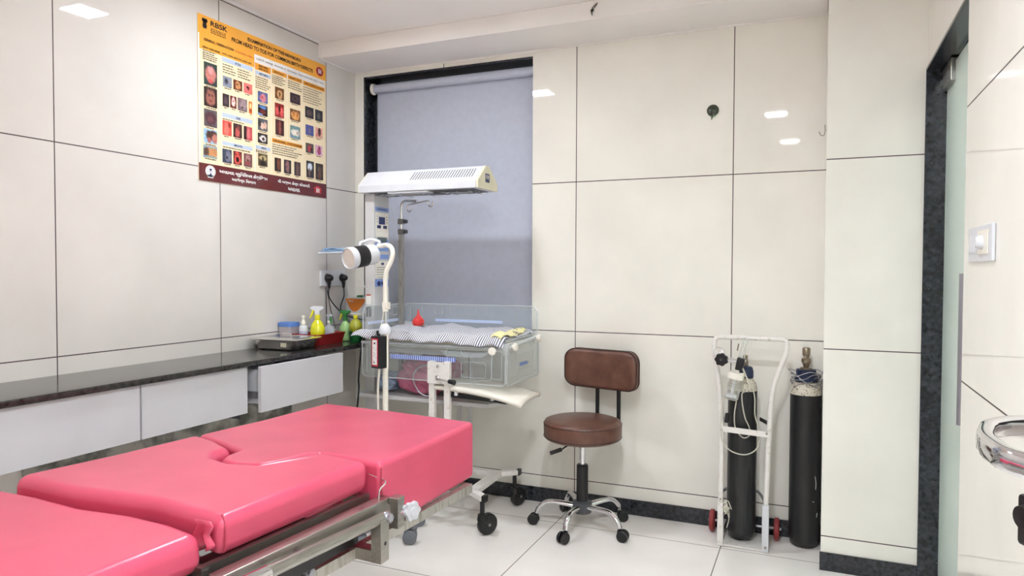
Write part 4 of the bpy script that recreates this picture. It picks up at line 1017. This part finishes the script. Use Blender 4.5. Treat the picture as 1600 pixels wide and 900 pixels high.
def fill_ring(ring, t, bulge):
    prev = ring
    for s_ in (.6, .35, .12):
        cur = [b.bm.verts.new(W_(x*s_*prof_s, z*s_*prof_s, -t-bulge*(1-s_))) for x, z in pts]
        for j in range(len(pts)): b._f([prev[j], prev[(j+1) % len(pts)], cur[(j+1) % len(pts)], cur[j]])
        prev = cur
    b._f(prev)
prof_s = .9; fill_ring(rings[-1], .052, .010); prof_s = .9; fill_ring(rings[0], -.002, -.003)
br_ = b.build('backrest', 'brown', ch, ang=60)
for t in (-.036, -.004): B().tube([W_(x*1.006, z*1.006, t) for x, z in pts], .0024, 8, closed=True).build('piping', 'brown_piping', br_)
for s_ in (-.062, .062):
    q = bc+bs*s_
    B().tube(fillet([Vector((cx, cy, .432))+bd*.06+bs*s_, Vector((q.x, q.y, .430))+bd*.022, Vector((q.x, q.y, .70))+bd*.022, Vector((q.x, q.y, .78))+bd*.012], .035, 6), .0105, 12).build('back_support', 'black_metal', ch)
B().box(cx-.07, cx+.07, cy-.07, cy+.07, .420, .439, bev=.004).build('seat_plate', 'black_metal', ch)
B().cyl((cx, cy, .29), (cx, cy, .425), .0145, n=20).build('piston', 'chrome', ch)
B().lathe((cx, cy, .12), [(.029, 0), (.029, .19), (.024, .196), (0, .196)], 28).build('shroud', 'black', ch)
b = B(); b.tube(fillet([(cx-.02, cy-.02, .425), (cx-.06, cy-.06, .415), (cx-.085, cy-.075, .395)], .02), .004, 8)
b.build('lever_rod', 'black_metal', ch)
B().bar((cx-.082, cy-.075, .398), (cx-.135, cy-.098, .378), .008, .020, bev=.003).build('lever_paddle', 'black', ch)
B().lathe((cx, cy, .072), [(.030, 0), (.046, .006), (.050, .03), (.048, .056), (.032, .064), (0, .064)], 28).build('base_hub', 'darkgrey', ch)
feet = [(-1.268, 3.262), (-1.056, 3.092), (-.828, 3.215), (-.895, 3.475), (-1.185, 3.49)]
for (fx, fy) in feet:
    d = Vector((fx-cx, fy-cy, 0)); L2 = d.length; d.normalize(); sd = Vector((-d.y, d.x, 0))
    b = B(); path = []
    for k in range(15):
        t = k/14; r = .035+(L2-.035)*min(1, t*1.04); z = .108+.012*math.sin(t*2.6)-.055*max(0, (t-.62)/.38)**2.0
        path.append(Vector((cx, cy, 0))+d*r+Vector((0, 0, z)))
    n = 12; rings = []
    for i, p_ in enumerate(path):
        tg = (path[min(i+1, 14)]-path[max(i-1, 0)]).normalized(); up = sd.cross(tg); up = up if up.z > 0 or abs(up.z) < .3 else -up
        w2 = .019-.006*i/14; h2 = .013-.003*i/14
        rings.append([b.bm.verts.new(p_+sd*w2*math.cos(a)+up*h2*math.sin(a)) for a in [2*math.pi*j/n for j in range(n)]])
    for A, C in zip(rings, rings[1:]):
        for j in range(n): b._f([A[j], A[(j+1) % n], C[(j+1) % n], C[j]])
    b._f(rings[0]); b._f(list(reversed(rings[-1])))
    lg = b.build('leg', 'chrome', ch, ang=60)
    caster(lg, fx, fy, .068, .027, .046, math.atan2(d.y, d.x)+random.uniform(-.6, .9), 'black', 'black')

# ------------------------------------------------------------------ gas cylinders and trolley
def cylinder(x, y, r, z0, zs, mt, lab, tilt=0):
    t = thing('oxygen_cylinder', (x, y, z0), lab, 'gas cylinder', None)
    B().lathe((x, y, z0), [(0, .006), (r*.55, 0), (r*.85, .008), (r*.98, .035), (r, .055), (r, zs-z0-.005)], 48, cap=False).build('body', mt, t, ang=60)
    B().lathe((x, y, zs-.006), [(r, 0), (r*.995, .012), (r*.93, .034), (r*.76, .052), (r*.5, .062), (r*.4, .064)], 48, cap=False).build('shoulder', 'cyl_shoulder', t, 'chipped white shoulder', ang=60)
    return t
c1x, c1y = -.305, 3.452
c1 = cylinder(c1x, c1y, .0655, .022, .722, 'cyl_worn', 'scuffed black oxygen cylinder with a regulator, standing on the trolley')
c2x, c2y = -.0315, 3.518
c2 = cylinder(c2x, c2y, .0675, .002, .712, 'cyl', 'taller black oxygen cylinder without regulator, standing by the column')
b = B().lathe((c2x, c2y, .766), [(.050, 0), (.050, .026), (.043, .028), (.043, .054), (.036, .056), (0, .056)], 32); b.build('valve_guard', 'bluecap', c2)
b = B().lathe((c2x, c2y, .822), [(.026, 0), (.026, .006), (.012, .010), (.016, .024), (.022, .034), (.021, .048), (.012, .056), (.011, .060), (.017, .064), (.018, .094), (.014, .100), (0, .100)], 24); b.build('valve', 'brass', c2)
b = B()
for k in range(5):
    a0 = k*1.3; rr = .060+.006*math.sin(k*2); z = .752+.013*k
    b.tube(spline([(c2x+(rr+.012*math.sin(5*t+a0))*math.cos(t), c2y+(rr+.008*math.sin(4*t+a0))*math.sin(t), z+.012*math.sin(3*t+a0)) for t in [2*math.pi*j/16 for j in range(16)]], 3, True), .0018, 6, closed=True)
b.build('wound_wire', 'alu', c2, 'thin wire wound round the neck')
b = B()
for k in range(16):
    a = -1.15+k*.055; b.box(0, .0016, -.002, .002, 0, .0085, T=lambda c, a=a, k=k: Vector((c2x+(.0635)*math.sin(a)+0, c2y-.0635*math.cos(a)-c.x, .726+c.z+.001*math.sin(k*3))))
b.build('shoulder_stencil', 'redpanel', c2, 'faint red stencil marks', smooth=False)
b = B().tube(spline([(.013, c2y-.0515, .34), (.017, c2y-.0495, .31), (.016, c2y-.0505, .28)], 4), .0010, 5); b.tube([(.003, c2y-.058, .225), (.010, c2y-.055, .222)], .0012, 5); b.tube([(.024, c2y-.043, .17), (.022, c2y-.0435, .15)], .0012, 5)
b.build('paint_scratch', 'paper', c2)
b = B().lathe((c1x+.012, c1y, .776), [(.036, 0), (.036, .03), (.030, .05), (.012, .056), (0, .056)], 28); b.build('valve_guard', 'bluecap', c1)
b = B().lathe((c1x+.010, c1y, .830), [(.013, 0), (.015, .02), (.011, .03), (.012, .05), (0, .052)], 20); b.build('valve', 'brass', c1)
# regulator assembly in front of the cylinder top
rg = thing('oxygen_regulator', (-.325, 3.40, .70), 'oxygen regulator with flowmeter tube and clear humidifier bottle on the left cylinder', 'regulator')
RY = 3.350
b = B(); b.cyl((-.30, 3.43, .855), (-.31, RY, .868), .012, n=16); b.cyl((-.375, RY-.006, .868), (-.315, RY, .862), .008, n=14); b.lathe((-.402, RY+.012, .895), [(0, 0), (.024, .002), (.026, .014), (.022, .022), (0, .024)], 24, (.1, -1, .1)); b.cyl((-.39, RY+.01, .89), (-.375, RY, .868), .010, n=12)
b.cyl((-.352, RY-.004, .866), (-.336, RY-.002, .864), .013, n=6)
b.build('regulator_body', 'chrome', rg)
b = B(); kc = Vector((-.386, RY-.020, .870)); kx = Vector((-.12, -1, 0)).normalized(); u, v = frame_from(kx)
b.prism([kc+(u*math.cos(2*math.pi*k/48)+v*math.sin(2*math.pi*k/48))*(.0285+.0022*math.cos(7*2*math.pi*k/48)) for k in range(48)], kx*.018, bev=.002)
b.build('control_knob', 'black', rg)
B().lathe(kc+kx*.018, [(.007, 0), (.006, .002), (0, .0025)], 16, kx).build('knob_badge', 'darkgrey', rg)
b = B(); ta = Vector((.20, 0, .98)).normalized(); p0 = Vector((-.314, RY, .822))
b.bar(p0, p0+ta*.058, .034, .030, up=(0, 1, 0), bev=.004); b.build('flow_block', 'black', rg)
tp = p0+ta*.055
B().lathe(tp, [(.012, 0), (.0135, .004), (.0125, .088), (.010, .094), (0, .096)], 24, ta).build('flow_tube', 'flow', rg)
b = B(); b.cyl(tp+Vector((0, -.004, 0)), tp+ta*.082+Vector((0, -.004, 0)), .003, n=8); b.build('scale', 'paper', rg)
B().cyl((-.326, RY+.05, .905), (-.320, RY+.05, .938), .003, n=8).build('gauge_pin', 'brass', rg)
da = Vector((-.20, 0, -.98)).normalized(); h0 = Vector((-.320, RY, .826))
b = B().lathe(h0+da*.004, [(.010, 0), (.012, .010), (.036, .014), (.038, .020), (.038, .040), (.034, .042)], 36, da); b.box(-.32, -.290, RY-.016, RY+.008, .795, .809, bev=.003); b.build('humidifier_cap', 'ivory', rg)
B().lathe(h0+da*.044, [(.033, 0), (.034, .02), (.0335, .092), (.028, .098), (0, .099)], 36, da, cap=False).build('humidifier_bottle', 'flow', rg)
b = B(); b.cyl(h0+da*.05, h0+da*.118, .0065, n=12); b.lathe(h0+da*.118, [(.0, 0), (.026, .002), (.028, .014), (0, .016)], 24, da); b.build('bubbler', 'white', rg)
b = B()
for k in range(2): b.lathe(h0+da*(.066+.01*k), [(.0342, 0), (.0342, .001)], 30, da, cap=False)
b.build('level_lines', 'darkgrey', rg)
# breathing tube
b = B()
b.tube(spline([(-.295, 3.335, .835), (-.285, 3.34, .800), (-.262, 3.36, .765), (-.245, 3.368, .70), (-.243, 3.372, .62), (-.228, 3.38, .56), (-.224, 3.38, .50), (-.240, 3.375, .455), (-.285, 3.365, .432), (-.340, 3.36, .442), (-.375, 3.355, .475), (-.388, 3.345, .53), (-.386, 3.335, .64), (-.372, 3.335, .74), (-.352, 3.338, .80)], 8), .0028, 8)
b.tube(spline([(-.292, 3.33, .83), (-.272, 3.34, .775), (-.266, 3.35, .745), (-.285, 3.36, .725), (-.300, 3.368, .71), (-.298, 3.375, .66), (-.286, 3.375, .60), (-.268, 3.375, .56), (-.264, 3.375, .525), (-.288, 3.37, .508), (-.312, 3.37, .525), (-.330, 3.37, .56), (-.332, 3.37, .62), (-.325, 3.37, .68), (-.335, 3.365, .72)], 8), .0028, 8)
o = b.build('oxygen_tubing', 'tubing'); center(o); tag(o, 'clear oxygen tubing looped in front of the left cylinder', 'tubing')
o = B().tube([(-.304, 3.362, .540), (-.292, 3.360, .528)], .0045, 8); o.tube([(-.297, 3.362, .550), (-.286, 3.360, .538)], .004, 8)
o = o.build('tube_connector', 'cream'); center(o); tag(o, 'small cream connector on the looped tubing', 'connector')
# trolley
tr = thing('cylinder_trolley', (-.29, 3.42, 0), 'white tubular cylinder trolley with red wheels', 'trolley')
def TYf(z): return 3.352+.035*z
def tp_(x, z): return Vector((x, TYf(z), z))
LEFT = [(-.386, .012), (-.388, .20), (-.389, .56), (-.395, .66), (-.410, .80), (-.428, .90), (-.428, .968)]
RIGHT = [(-.112, .968), (-.108, .92), (-.140, .83), (-.167, .75), (-.176, .66), (-.182, .50), (-.190, .22), (-.190, .012)]
path = [tp_(*p) for p in LEFT]+[tp_(*p) for p in RIGHT]
b = B().tube(fillet(path, .035, 6), .0115, 14); b.build('handle_frame', 'white_worn', tr)
b = B(); b.bar(tp_(-.392, .545)+Vector((0, -.014, 0)), tp_(-.178, .535)+Vector((0, -.014, 0)), .004, .026, bev=.001); b.build('cross_bar', 'white_worn', tr)
b = B()
for x in (-.388, -.19): b.lathe(tp_(x, .54)+Vector((0, -.016, 0)), [(.006, 0), (.005, .004), (0, .005)], 10, (0, -1, 0))
b.lathe(tp_(-.190, .028)+Vector((0, -.020, 0)), [(.006, 0), (.005, .004), (0, .005)], 10, (0, -1, 0)); b.lathe(tp_(-.388, .22)+Vector((0, -.014, 0)), [(.005, 0), (.004, .004), (0, .005)], 10, (0, -1, 0))
b.build('rivet', 'steel', tr)
B().box(-.205, -.176, 3.338, 3.370, .004, .215, bev=.002).build('leg_channel', 'white', tr)
B().box(-.400, -.374, 3.338, 3.368, .004, .20, bev=.002).build('leg_channel', 'white_worn', tr)
b = B(); b.box(-.374, -.205, 3.345, 3.50, .003, .012, bev=.001); b.build('foot_plate', 'white_worn', tr)
b = B(); b.tube(fillet([(-.185, 3.362, .20), (-.21, 3.44, .225), (-.24, 3.53, .225), (-.37, 3.53, .225), (-.395, 3.44, .225), (-.39, 3.362, .20)], .03), .007, 8)
b.bar((-.384, 3.37, .055), (-.384, 3.52, .055), .012, .03); b.bar((-.196, 3.37, .055), (-.196, 3.52, .055), .012, .03)
b.build('rear_brace', 'alu', tr)
b = B().cyl((-.463, 3.525, .055), (-.130, 3.525, .055), .007, n=12); b.build('axle', 'alu', tr)
for x in (-.445, -.150):
    b = B().lathe((x-.013, 3.525, .055), [(.008, 0), (.030, .002), (.045, .001), (.052, .006), (.052, .020), (.045, .025), (.030, .024), (.008, .026)], 32, (1, 0, 0)); b.build('wheel', 'redwheel', tr, 'red rubber wheel')
o = B().grid(lambda u, v: Vector((-.372+.022*u+.006*math.sin(v*9), 3.335+.01*math.sin(u*6+v*4), .205-.055*v+.012*math.sin(u*5))), 6, 8).build('plastic_scrap', 'tubing', tr, 'torn clear plastic wrap on the leg', sol=.001)
b = B(); b.tube(spline([(-.372, 3.35, .20), (-.355, 3.345, .215), (-.345, 3.345, .195), (-.338, 3.345, .178)], 5), .0025, 6); b.tube(spline([(-.365, 3.35, .15), (-.350, 3.345, .17), (-.349, 3.345, .13), (-.358, 3.345, .09)], 5), .002, 6); b.build('cable_tie', 'tubing', tr)
b = B().cyl((-.368, 3.37, .575), (-.362, 3.36, .615), .010, n=12); b.build('strap_buckle', 'black', tr)
b = B(); b.bar((-.225, 3.43, .590), (-.188, 3.375, .585), .004, .018); b.build('chain_clip', 'steel', tr)

# ------------------------------------------------------------------ things on the counter
ZT = CZ
def RT(cx_, cy_, a):
    ca, sa = math.cos(math.radians(a)), math.sin(math.radians(a))
    return lambda c: Vector((cx_+c.x*ca-c.y*sa, cy_+c.x*sa+c.y*ca, c.z))
t = thing('steel_tray', (-2.435, 2.785, ZT), 'covered stainless steel instrument tray on the granite counter', 'tray')
TT = RT(-2.437, 2.790, 3)
def rrect(hx, hy, r, z, T, n=5):
    out = []
    for sx, sy, a0 in ((1, 1, 0), (-1, 1, 90), (-1, -1, 180), (1, -1, 270)):
        for k in range(n+1):
            a = math.radians(a0+90*k/n); out.append(T(Vector((sx*(hx-r)+r*math.cos(a), sy*(hy-r)+r*math.sin(a), z))))
    return out
def loft(b, rings, cap0=True, cap1=True):
    R_ = [[b.bm.verts.new(p) for p in r] for r in rings]
    for A, C in zip(R_, R_[1:]):
        for j in range(len(A)): b._f([A[j], A[(j+1) % len(A)], C[(j+1) % len(A)], C[j]])
    if cap0: b._f(list(reversed(R_[0])))
    if cap1: b._f(R_[-1])
    return b
b = loft(B(), [rrect(.105, .085, .02, ZT+.001, TT), rrect(.112, .092, .025, ZT+.006, TT), rrect(.124, .101, .028, ZT+.048, TT), rrect(.130, .106, .028, ZT+.050, TT)], True, False)
b.build('tray_body', 'tray_steel', t, ang=40)
b = loft(B(), [rrect(.146, .114, .030, ZT+.0505, TT), rrect(.148, .116, .030, ZT+.053, TT), rrect(.140, .108, .028, ZT+.056, TT), rrect(.118, .088, .022, ZT+.056, TT), rrect(.112, .082, .020, ZT+.060, TT), rrect(.095, .066, .016, ZT+.060, TT), rrect(.090, .062, .014, ZT+.0575, TT)], True, True)
ld = b.build('tray_lid', 'tray_steel', t, ang=25)
b = B(); b.tube(fillet([TT(Vector((-.03, 0, ZT+.0575))), TT(Vector((-.03, 0, ZT+.074))), TT(Vector((.03, 0, ZT+.074))), TT(Vector((.03, 0, ZT+.0575)))], .01), .003, 8); b.build('lid_handle', 'chrome', ld)
b = B(); b.box(.045, .078, -.1005, -.0990, ZT+.018, ZT+.038, T=TT); b.build('paper_label', 'cream', t, smooth=False)
t = thing('red_tray', (-2.42, 3.02, ZT), 'dark red open plastic tray holding bottles', 'tray')
TT = RT(-2.422, 3.032, 0)
b = loft(B(), [rrect(.068, .108, .010, ZT+.001, TT), rrect(.080, .120, .012, ZT+.055, TT), rrect(.083, .123, .012, ZT+.055, TT), rrect(.083, .123, .012, ZT+.059, TT), rrect(.077, .117, .012, ZT+.059, TT), rrect(.066, .106, .010, ZT+.004, TT)], True, True)
b.build('tray_shell', 'redbox', t, ang=35)
B().box(-.083, .084, -.124, -.118, ZT+.050, ZT+.061, bev=.002, T=TT).build('rolled_rim', 'redbox', t)
t = thing('storage_box', (-2.553, 2.94, ZT), 'translucent box with a blue lid between the wall and the steel tray', 'box')
TT = RT(-2.551, 2.942, 0)
b = loft(B(), [rrect(.036, .034, .008, ZT+.001, TT), rrect(.041, .038, .009, ZT+.095, TT)]); b.build('box_body', 'box_clear', t, ang=35)
b = loft(B(), [rrect(.043, .040, .010, ZT+.0955, TT), rrect(.043, .040, .010, ZT+.114, TT), rrect(.040, .037, .010, ZT+.118, TT)]); b.build('box_lid', 'bluelid', t, ang=35)
t = thing('pump_bottle', (-2.465, 2.955, ZT+.005), 'white pump bottle standing in the red tray beside the blue lidded box', 'bottle')
b0 = (-2.467, 2.956, ZT+.005)
B().lathe(b0, [(0, 0), (.021, .002), (.023, .01), (.023, .082), (.020, .094), (.010, .100), (0, .100)], 28, cap=False).build('bottle_body', 'white', t, ang=60)
B().lathe(b0, [(.0125, .101), (.013, .118), (.008, .121), (.007, .134), (.0095, .137), (.0095, .148), (0, .150)], 20, cap=False).build('pump_head', 'ivory', t)
b = B()
for k, (z, w2) in enumerate(((.062, .5), (.052, .8), (.044, .6), (.02, .9))): b.lathe((b0[0], b0[1], b0[2]+z), [(.0234, 0), (.0234, .0035)], 28, cap=False)
b.build('label_lines', 'lblue', t)
def spray(x, y, z0, s, liq, label, noz='white', trig='yellow', yaw=0, collar='yellow', lean=0):
    t = thing('spray_bottle', (x, y, z0), label, 'bottle')
    def Q(p): return Vector((x+p[0]*math.cos(yaw)-p[1]*math.sin(yaw), y+p[0]*math.sin(yaw)+p[1]*math.cos(yaw), z0+p[2]))
    B().lathe((x, y, z0), [(0, 0), (.032*s, .001), (.036*s, .006), (.0365*s, .030*s), (.034*s, .038*s), (.0355*s, .046*s), (.0360*s, .070*s), (.033*s, .090*s), (.025*s, .106*s), (.015*s, .118*s), (.012*s, .124*s), (.012*s, .128*s)], 32, cap=False).build('bottle_body', liq, t, ang=60)
    B().lathe((x, y, z0+.126*s), [(.013*s, 0), (.015*s, .002), (.014*s, .018*s), (.010*s, .020*s)], 24).build('collar', collar, t)
    b = B(); b.prism([Q((-.012*s, -.008, .146*s)), Q((.012*s, -.008, .146*s)), Q((.012*s, -.008, .165*s)), Q((.034*s, -.008, .178*s)), Q((.030*s, -.008, .188*s)), Q((-.022*s, -.008, .190*s)), Q((-.036*s, -.008, .182*s)), Q((-.034*s, -.008, .172*s)), Q((-.014*s, -.008, .168*s))], Q((0, .016, 0))-Q((0, 0, 0)), bev=.003)
    b.build('spray_head', noz, t)
    b = B(); b.prism([Q((-.026*s, -.005, .172*s)), Q((-.016*s, -.005, .172*s)), Q((-.022*s, -.005, .150*s)), Q((-.034*s, -.005, .128*s)), Q((-.040*s, -.005, .130*s)), Q((-.032*s, -.005, .152*s))], Q((0, .010, 0))-Q((0, 0, 0)), bev=.0015)
    b.build('trigger', trig, t)
    return t
yb = spray(-2.398, 2.985, ZT+.005, 1.05, 'yliquid', 'bright yellow spray bottle with a white and yellow trigger head', yaw=.35)
b = B().lathe((-2.398, 2.985, ZT+.010), [(.0362, .0), (.0374, .004), (.0376, .030), (.0370, .034)], 30, cap=False); b.build('bottle_label', 'cream', yb)
b = B(); b.box(-2.372, -2.362, 2.9545, 2.956, ZT+.022, ZT+.040); b.build('label_mark', 'black', yb, smooth=False)
cbt = spray(-2.400, 3.085, ZT+.005, .80, 'clearbottle', 'clear spray bottle with a blue label and green trigger, in the red tray', noz='clearbottle', trig='green2', yaw=2.6, collar='ivory')
b = B().lathe((-2.400, 3.085, ZT+.025), [(.0290, .0), (.0292, .03)], 24, cap=False); b.build('blue_label', 'lblue', cbt)
spray(-2.392, 3.215, ZT, .90, 'greenliquid', 'pale green spray bottle with a yellow and green trigger head behind the red tray', noz='green2', trig='yellow', yaw=.2, collar='green2')
def basin(x, y, r, h, lab):
    o = B().lathe((x, y, ZT), [(0, .0005), (r*.82, .0005), (r*.86, .004), (r, h-.004), (r*1.06, h-.003), (r*1.06, h), (r*.97, h), (r*.83, .006), (0, .005)], 36, cap=False).build('green_basin', 'green', ang=40)
    center(o); return tag(o, lab, 'basin', None)
basin(-2.305, 3.190, .037, .058, 'round green plastic basin holding the olive bottle at the end of the counter')
basin(-2.318, 3.325, .050, .060, 'empty round green plastic basin nearest the infant warmer column')
t = thing('round_bottle', (-2.305, 3.19, ZT+.007), 'round olive liquid bottle with a yellow cap standing in the green basin', 'bottle')
B().lathe((-2.305, 3.19, ZT+.007), [(0, 0), (.024, .001), (.026, .01), (.026, .052), (.0345, .066), (.036, .080), (.031, .100), (.016, .116), (.009, .122), (.009, .13)], 30, cap=False).build('bottle_body', 'oliveliquid', t, ang=60)
B().lathe((-2.305, 3.19, ZT+.128), [(.011, 0), (.0125, .002), (.0125, .018), (.011, .020), (0, .020)], 20).build('bottle_cap', 'yellow', t)
t = thing('clear_jar', (-2.455, 3.445, ZT), 'clear plastic jar with a lid in the counter corner under the orange carton', 'jar')
B().lathe((-2.455, 3.445, ZT), [(0, 0), (.055, .001), (.058, .006), (.060, .12), (.055, .125), (0, .125)], 36, cap=False).build('jar_body', 'clearbottle', t)
B().lathe((-2.455, 3.445, ZT+.126), [(0, 0), (.060, 0), (.062, .003), (.062, .013), (.058, .016), (0, .016)], 36, cap=False).build('jar_lid', 'ivory', t)
t = thing('glove_carton', (-2.45, 3.44, 1.021), 'white and orange carton lying on the jar lid against the warmer column', 'carton')
TT = RT(-2.452, 3.44, -6)
B().box(-.080, .080, -.035, .035, 1.0215, 1.112, bev=.0015, T=TT).build('carton_body', 'white', t, ang=30)
pts = [TT(Vector((-.079, -.0354, 1.104)))]+[TT(Vector((-.079+.158*(k/16), -.0354, 1.106-.078*math.sin(math.pi*(k/16)**.8)))) for k in range(1, 16)]+[TT(Vector((.079, -.0354, 1.104)))]
B().prism(pts, TT(Vector((0, -.0008, 0)))-TT(Vector((0, 0, 0)))).build('orange_print', 'orange', t, smooth=False)
b = B()
for k, (x, wd) in enumerate(((-.055, .007), (-.045, .006), (-.036, .006), (-.027, .006))): b.box(x, x+wd, -.0372, -.0363, 1.085, 1.092+(.004 if k == 0 else 0), T=TT)
b.build('print_marks', 'p_white', t, smooth=False)
o = B().box(-.012, .014, -.02, .012, 1.1125, 1.123, bev=.003, T=TT).build('cap', 'green2'); center(o); tag(o, 'small dark green cap lying on top of the orange carton', 'cap')

# ------------------------------------------------------------------ chrome armed stand at the right edge
st = thing('equipment_stand', (.365, 1.25, 0), 'chrome looped handle of a stand reaching in at the right picture edge', 'stand')
rt = Vector((.918, .396, 0)); fw2 = Vector((-.396, .918, 0))
hc_ = Vector((.2905, 1.205, 1.030))
pts = [Vector((x, y, 1.03)) for x, y in ((.385, 1.365), (.31, 1.365), (.255, 1.31), (.228, 1.20), (.236, 1.105), (.272, 1.06), (.385, 1.05))]
pp = fillet(pts, .04, 6); b = B(); rings = []
for i, p_ in enumerate(pp):
    tg = (pp[min(i+1, len(pp)-1)]-pp[max(i-1, 0)]).normalized(); sd = tg.cross(Vector((0, 0, 1))).normalized()
    ring = []
    for k in range(14):
        a = 2*math.pi*k/14; ring.append(b.bm.verts.new(p_+sd*.012*math.copysign(abs(math.cos(a))**.6, math.cos(a))+Vector((0, 0, 1))*.017*math.copysign(abs(math.sin(a))**.6, math.sin(a))))
    rings.append(ring)
for A, C in zip(rings, rings[1:]):
    for j in range(14): b._f([A[j], A[(j+1) % 14], C[(j+1) % 14], C[j]])
b._f(rings[0]); b._f(list(reversed(rings[-1])))
b.build('loop_handle', 'chrome', st, 'polished chrome loop', ang=50)
b = B().cyl((.372, 1.25, .06), (.372, 1.25, 1.04), .014, n=20); b.build('pole', 'chrome', st)
b = B().box(.338, .392, 1.235, 1.385, 1.048, 1.064, bev=.003); b.build('handle_bracket', 'black', st)
b = B().box(-.092, .03, -.02, .02, .880, .955, bev=.006, T=lambda c: Vector((.368, 1.25, 0))+rt*c.x+fw2*c.y+Vector((0, 0, c.z)))
b.lathe(Vector((.368, 1.25, .925))+rt*-.092, [(.018, 0), (.016, .008), (0, .009)], 20, -rt); b.build('clamp_block', 'black', st)
b = B(); b.bar((.372, 1.25, .07), (.372, .95, .07), .03, .02); b.bar((.372, 1.25, .07), (.372, 1.5, .07), .03, .02); b.bar((.372, 1.25, .07), (.12, 1.1, .07), .03, .02); b.build('base_legs', 'chrome', st)
for (x, y) in ((.372, .97), (.372, 1.48), (.14, 1.11)): caster(st, x, y, .065, .022, .03, 2.6, 'black', 'black')
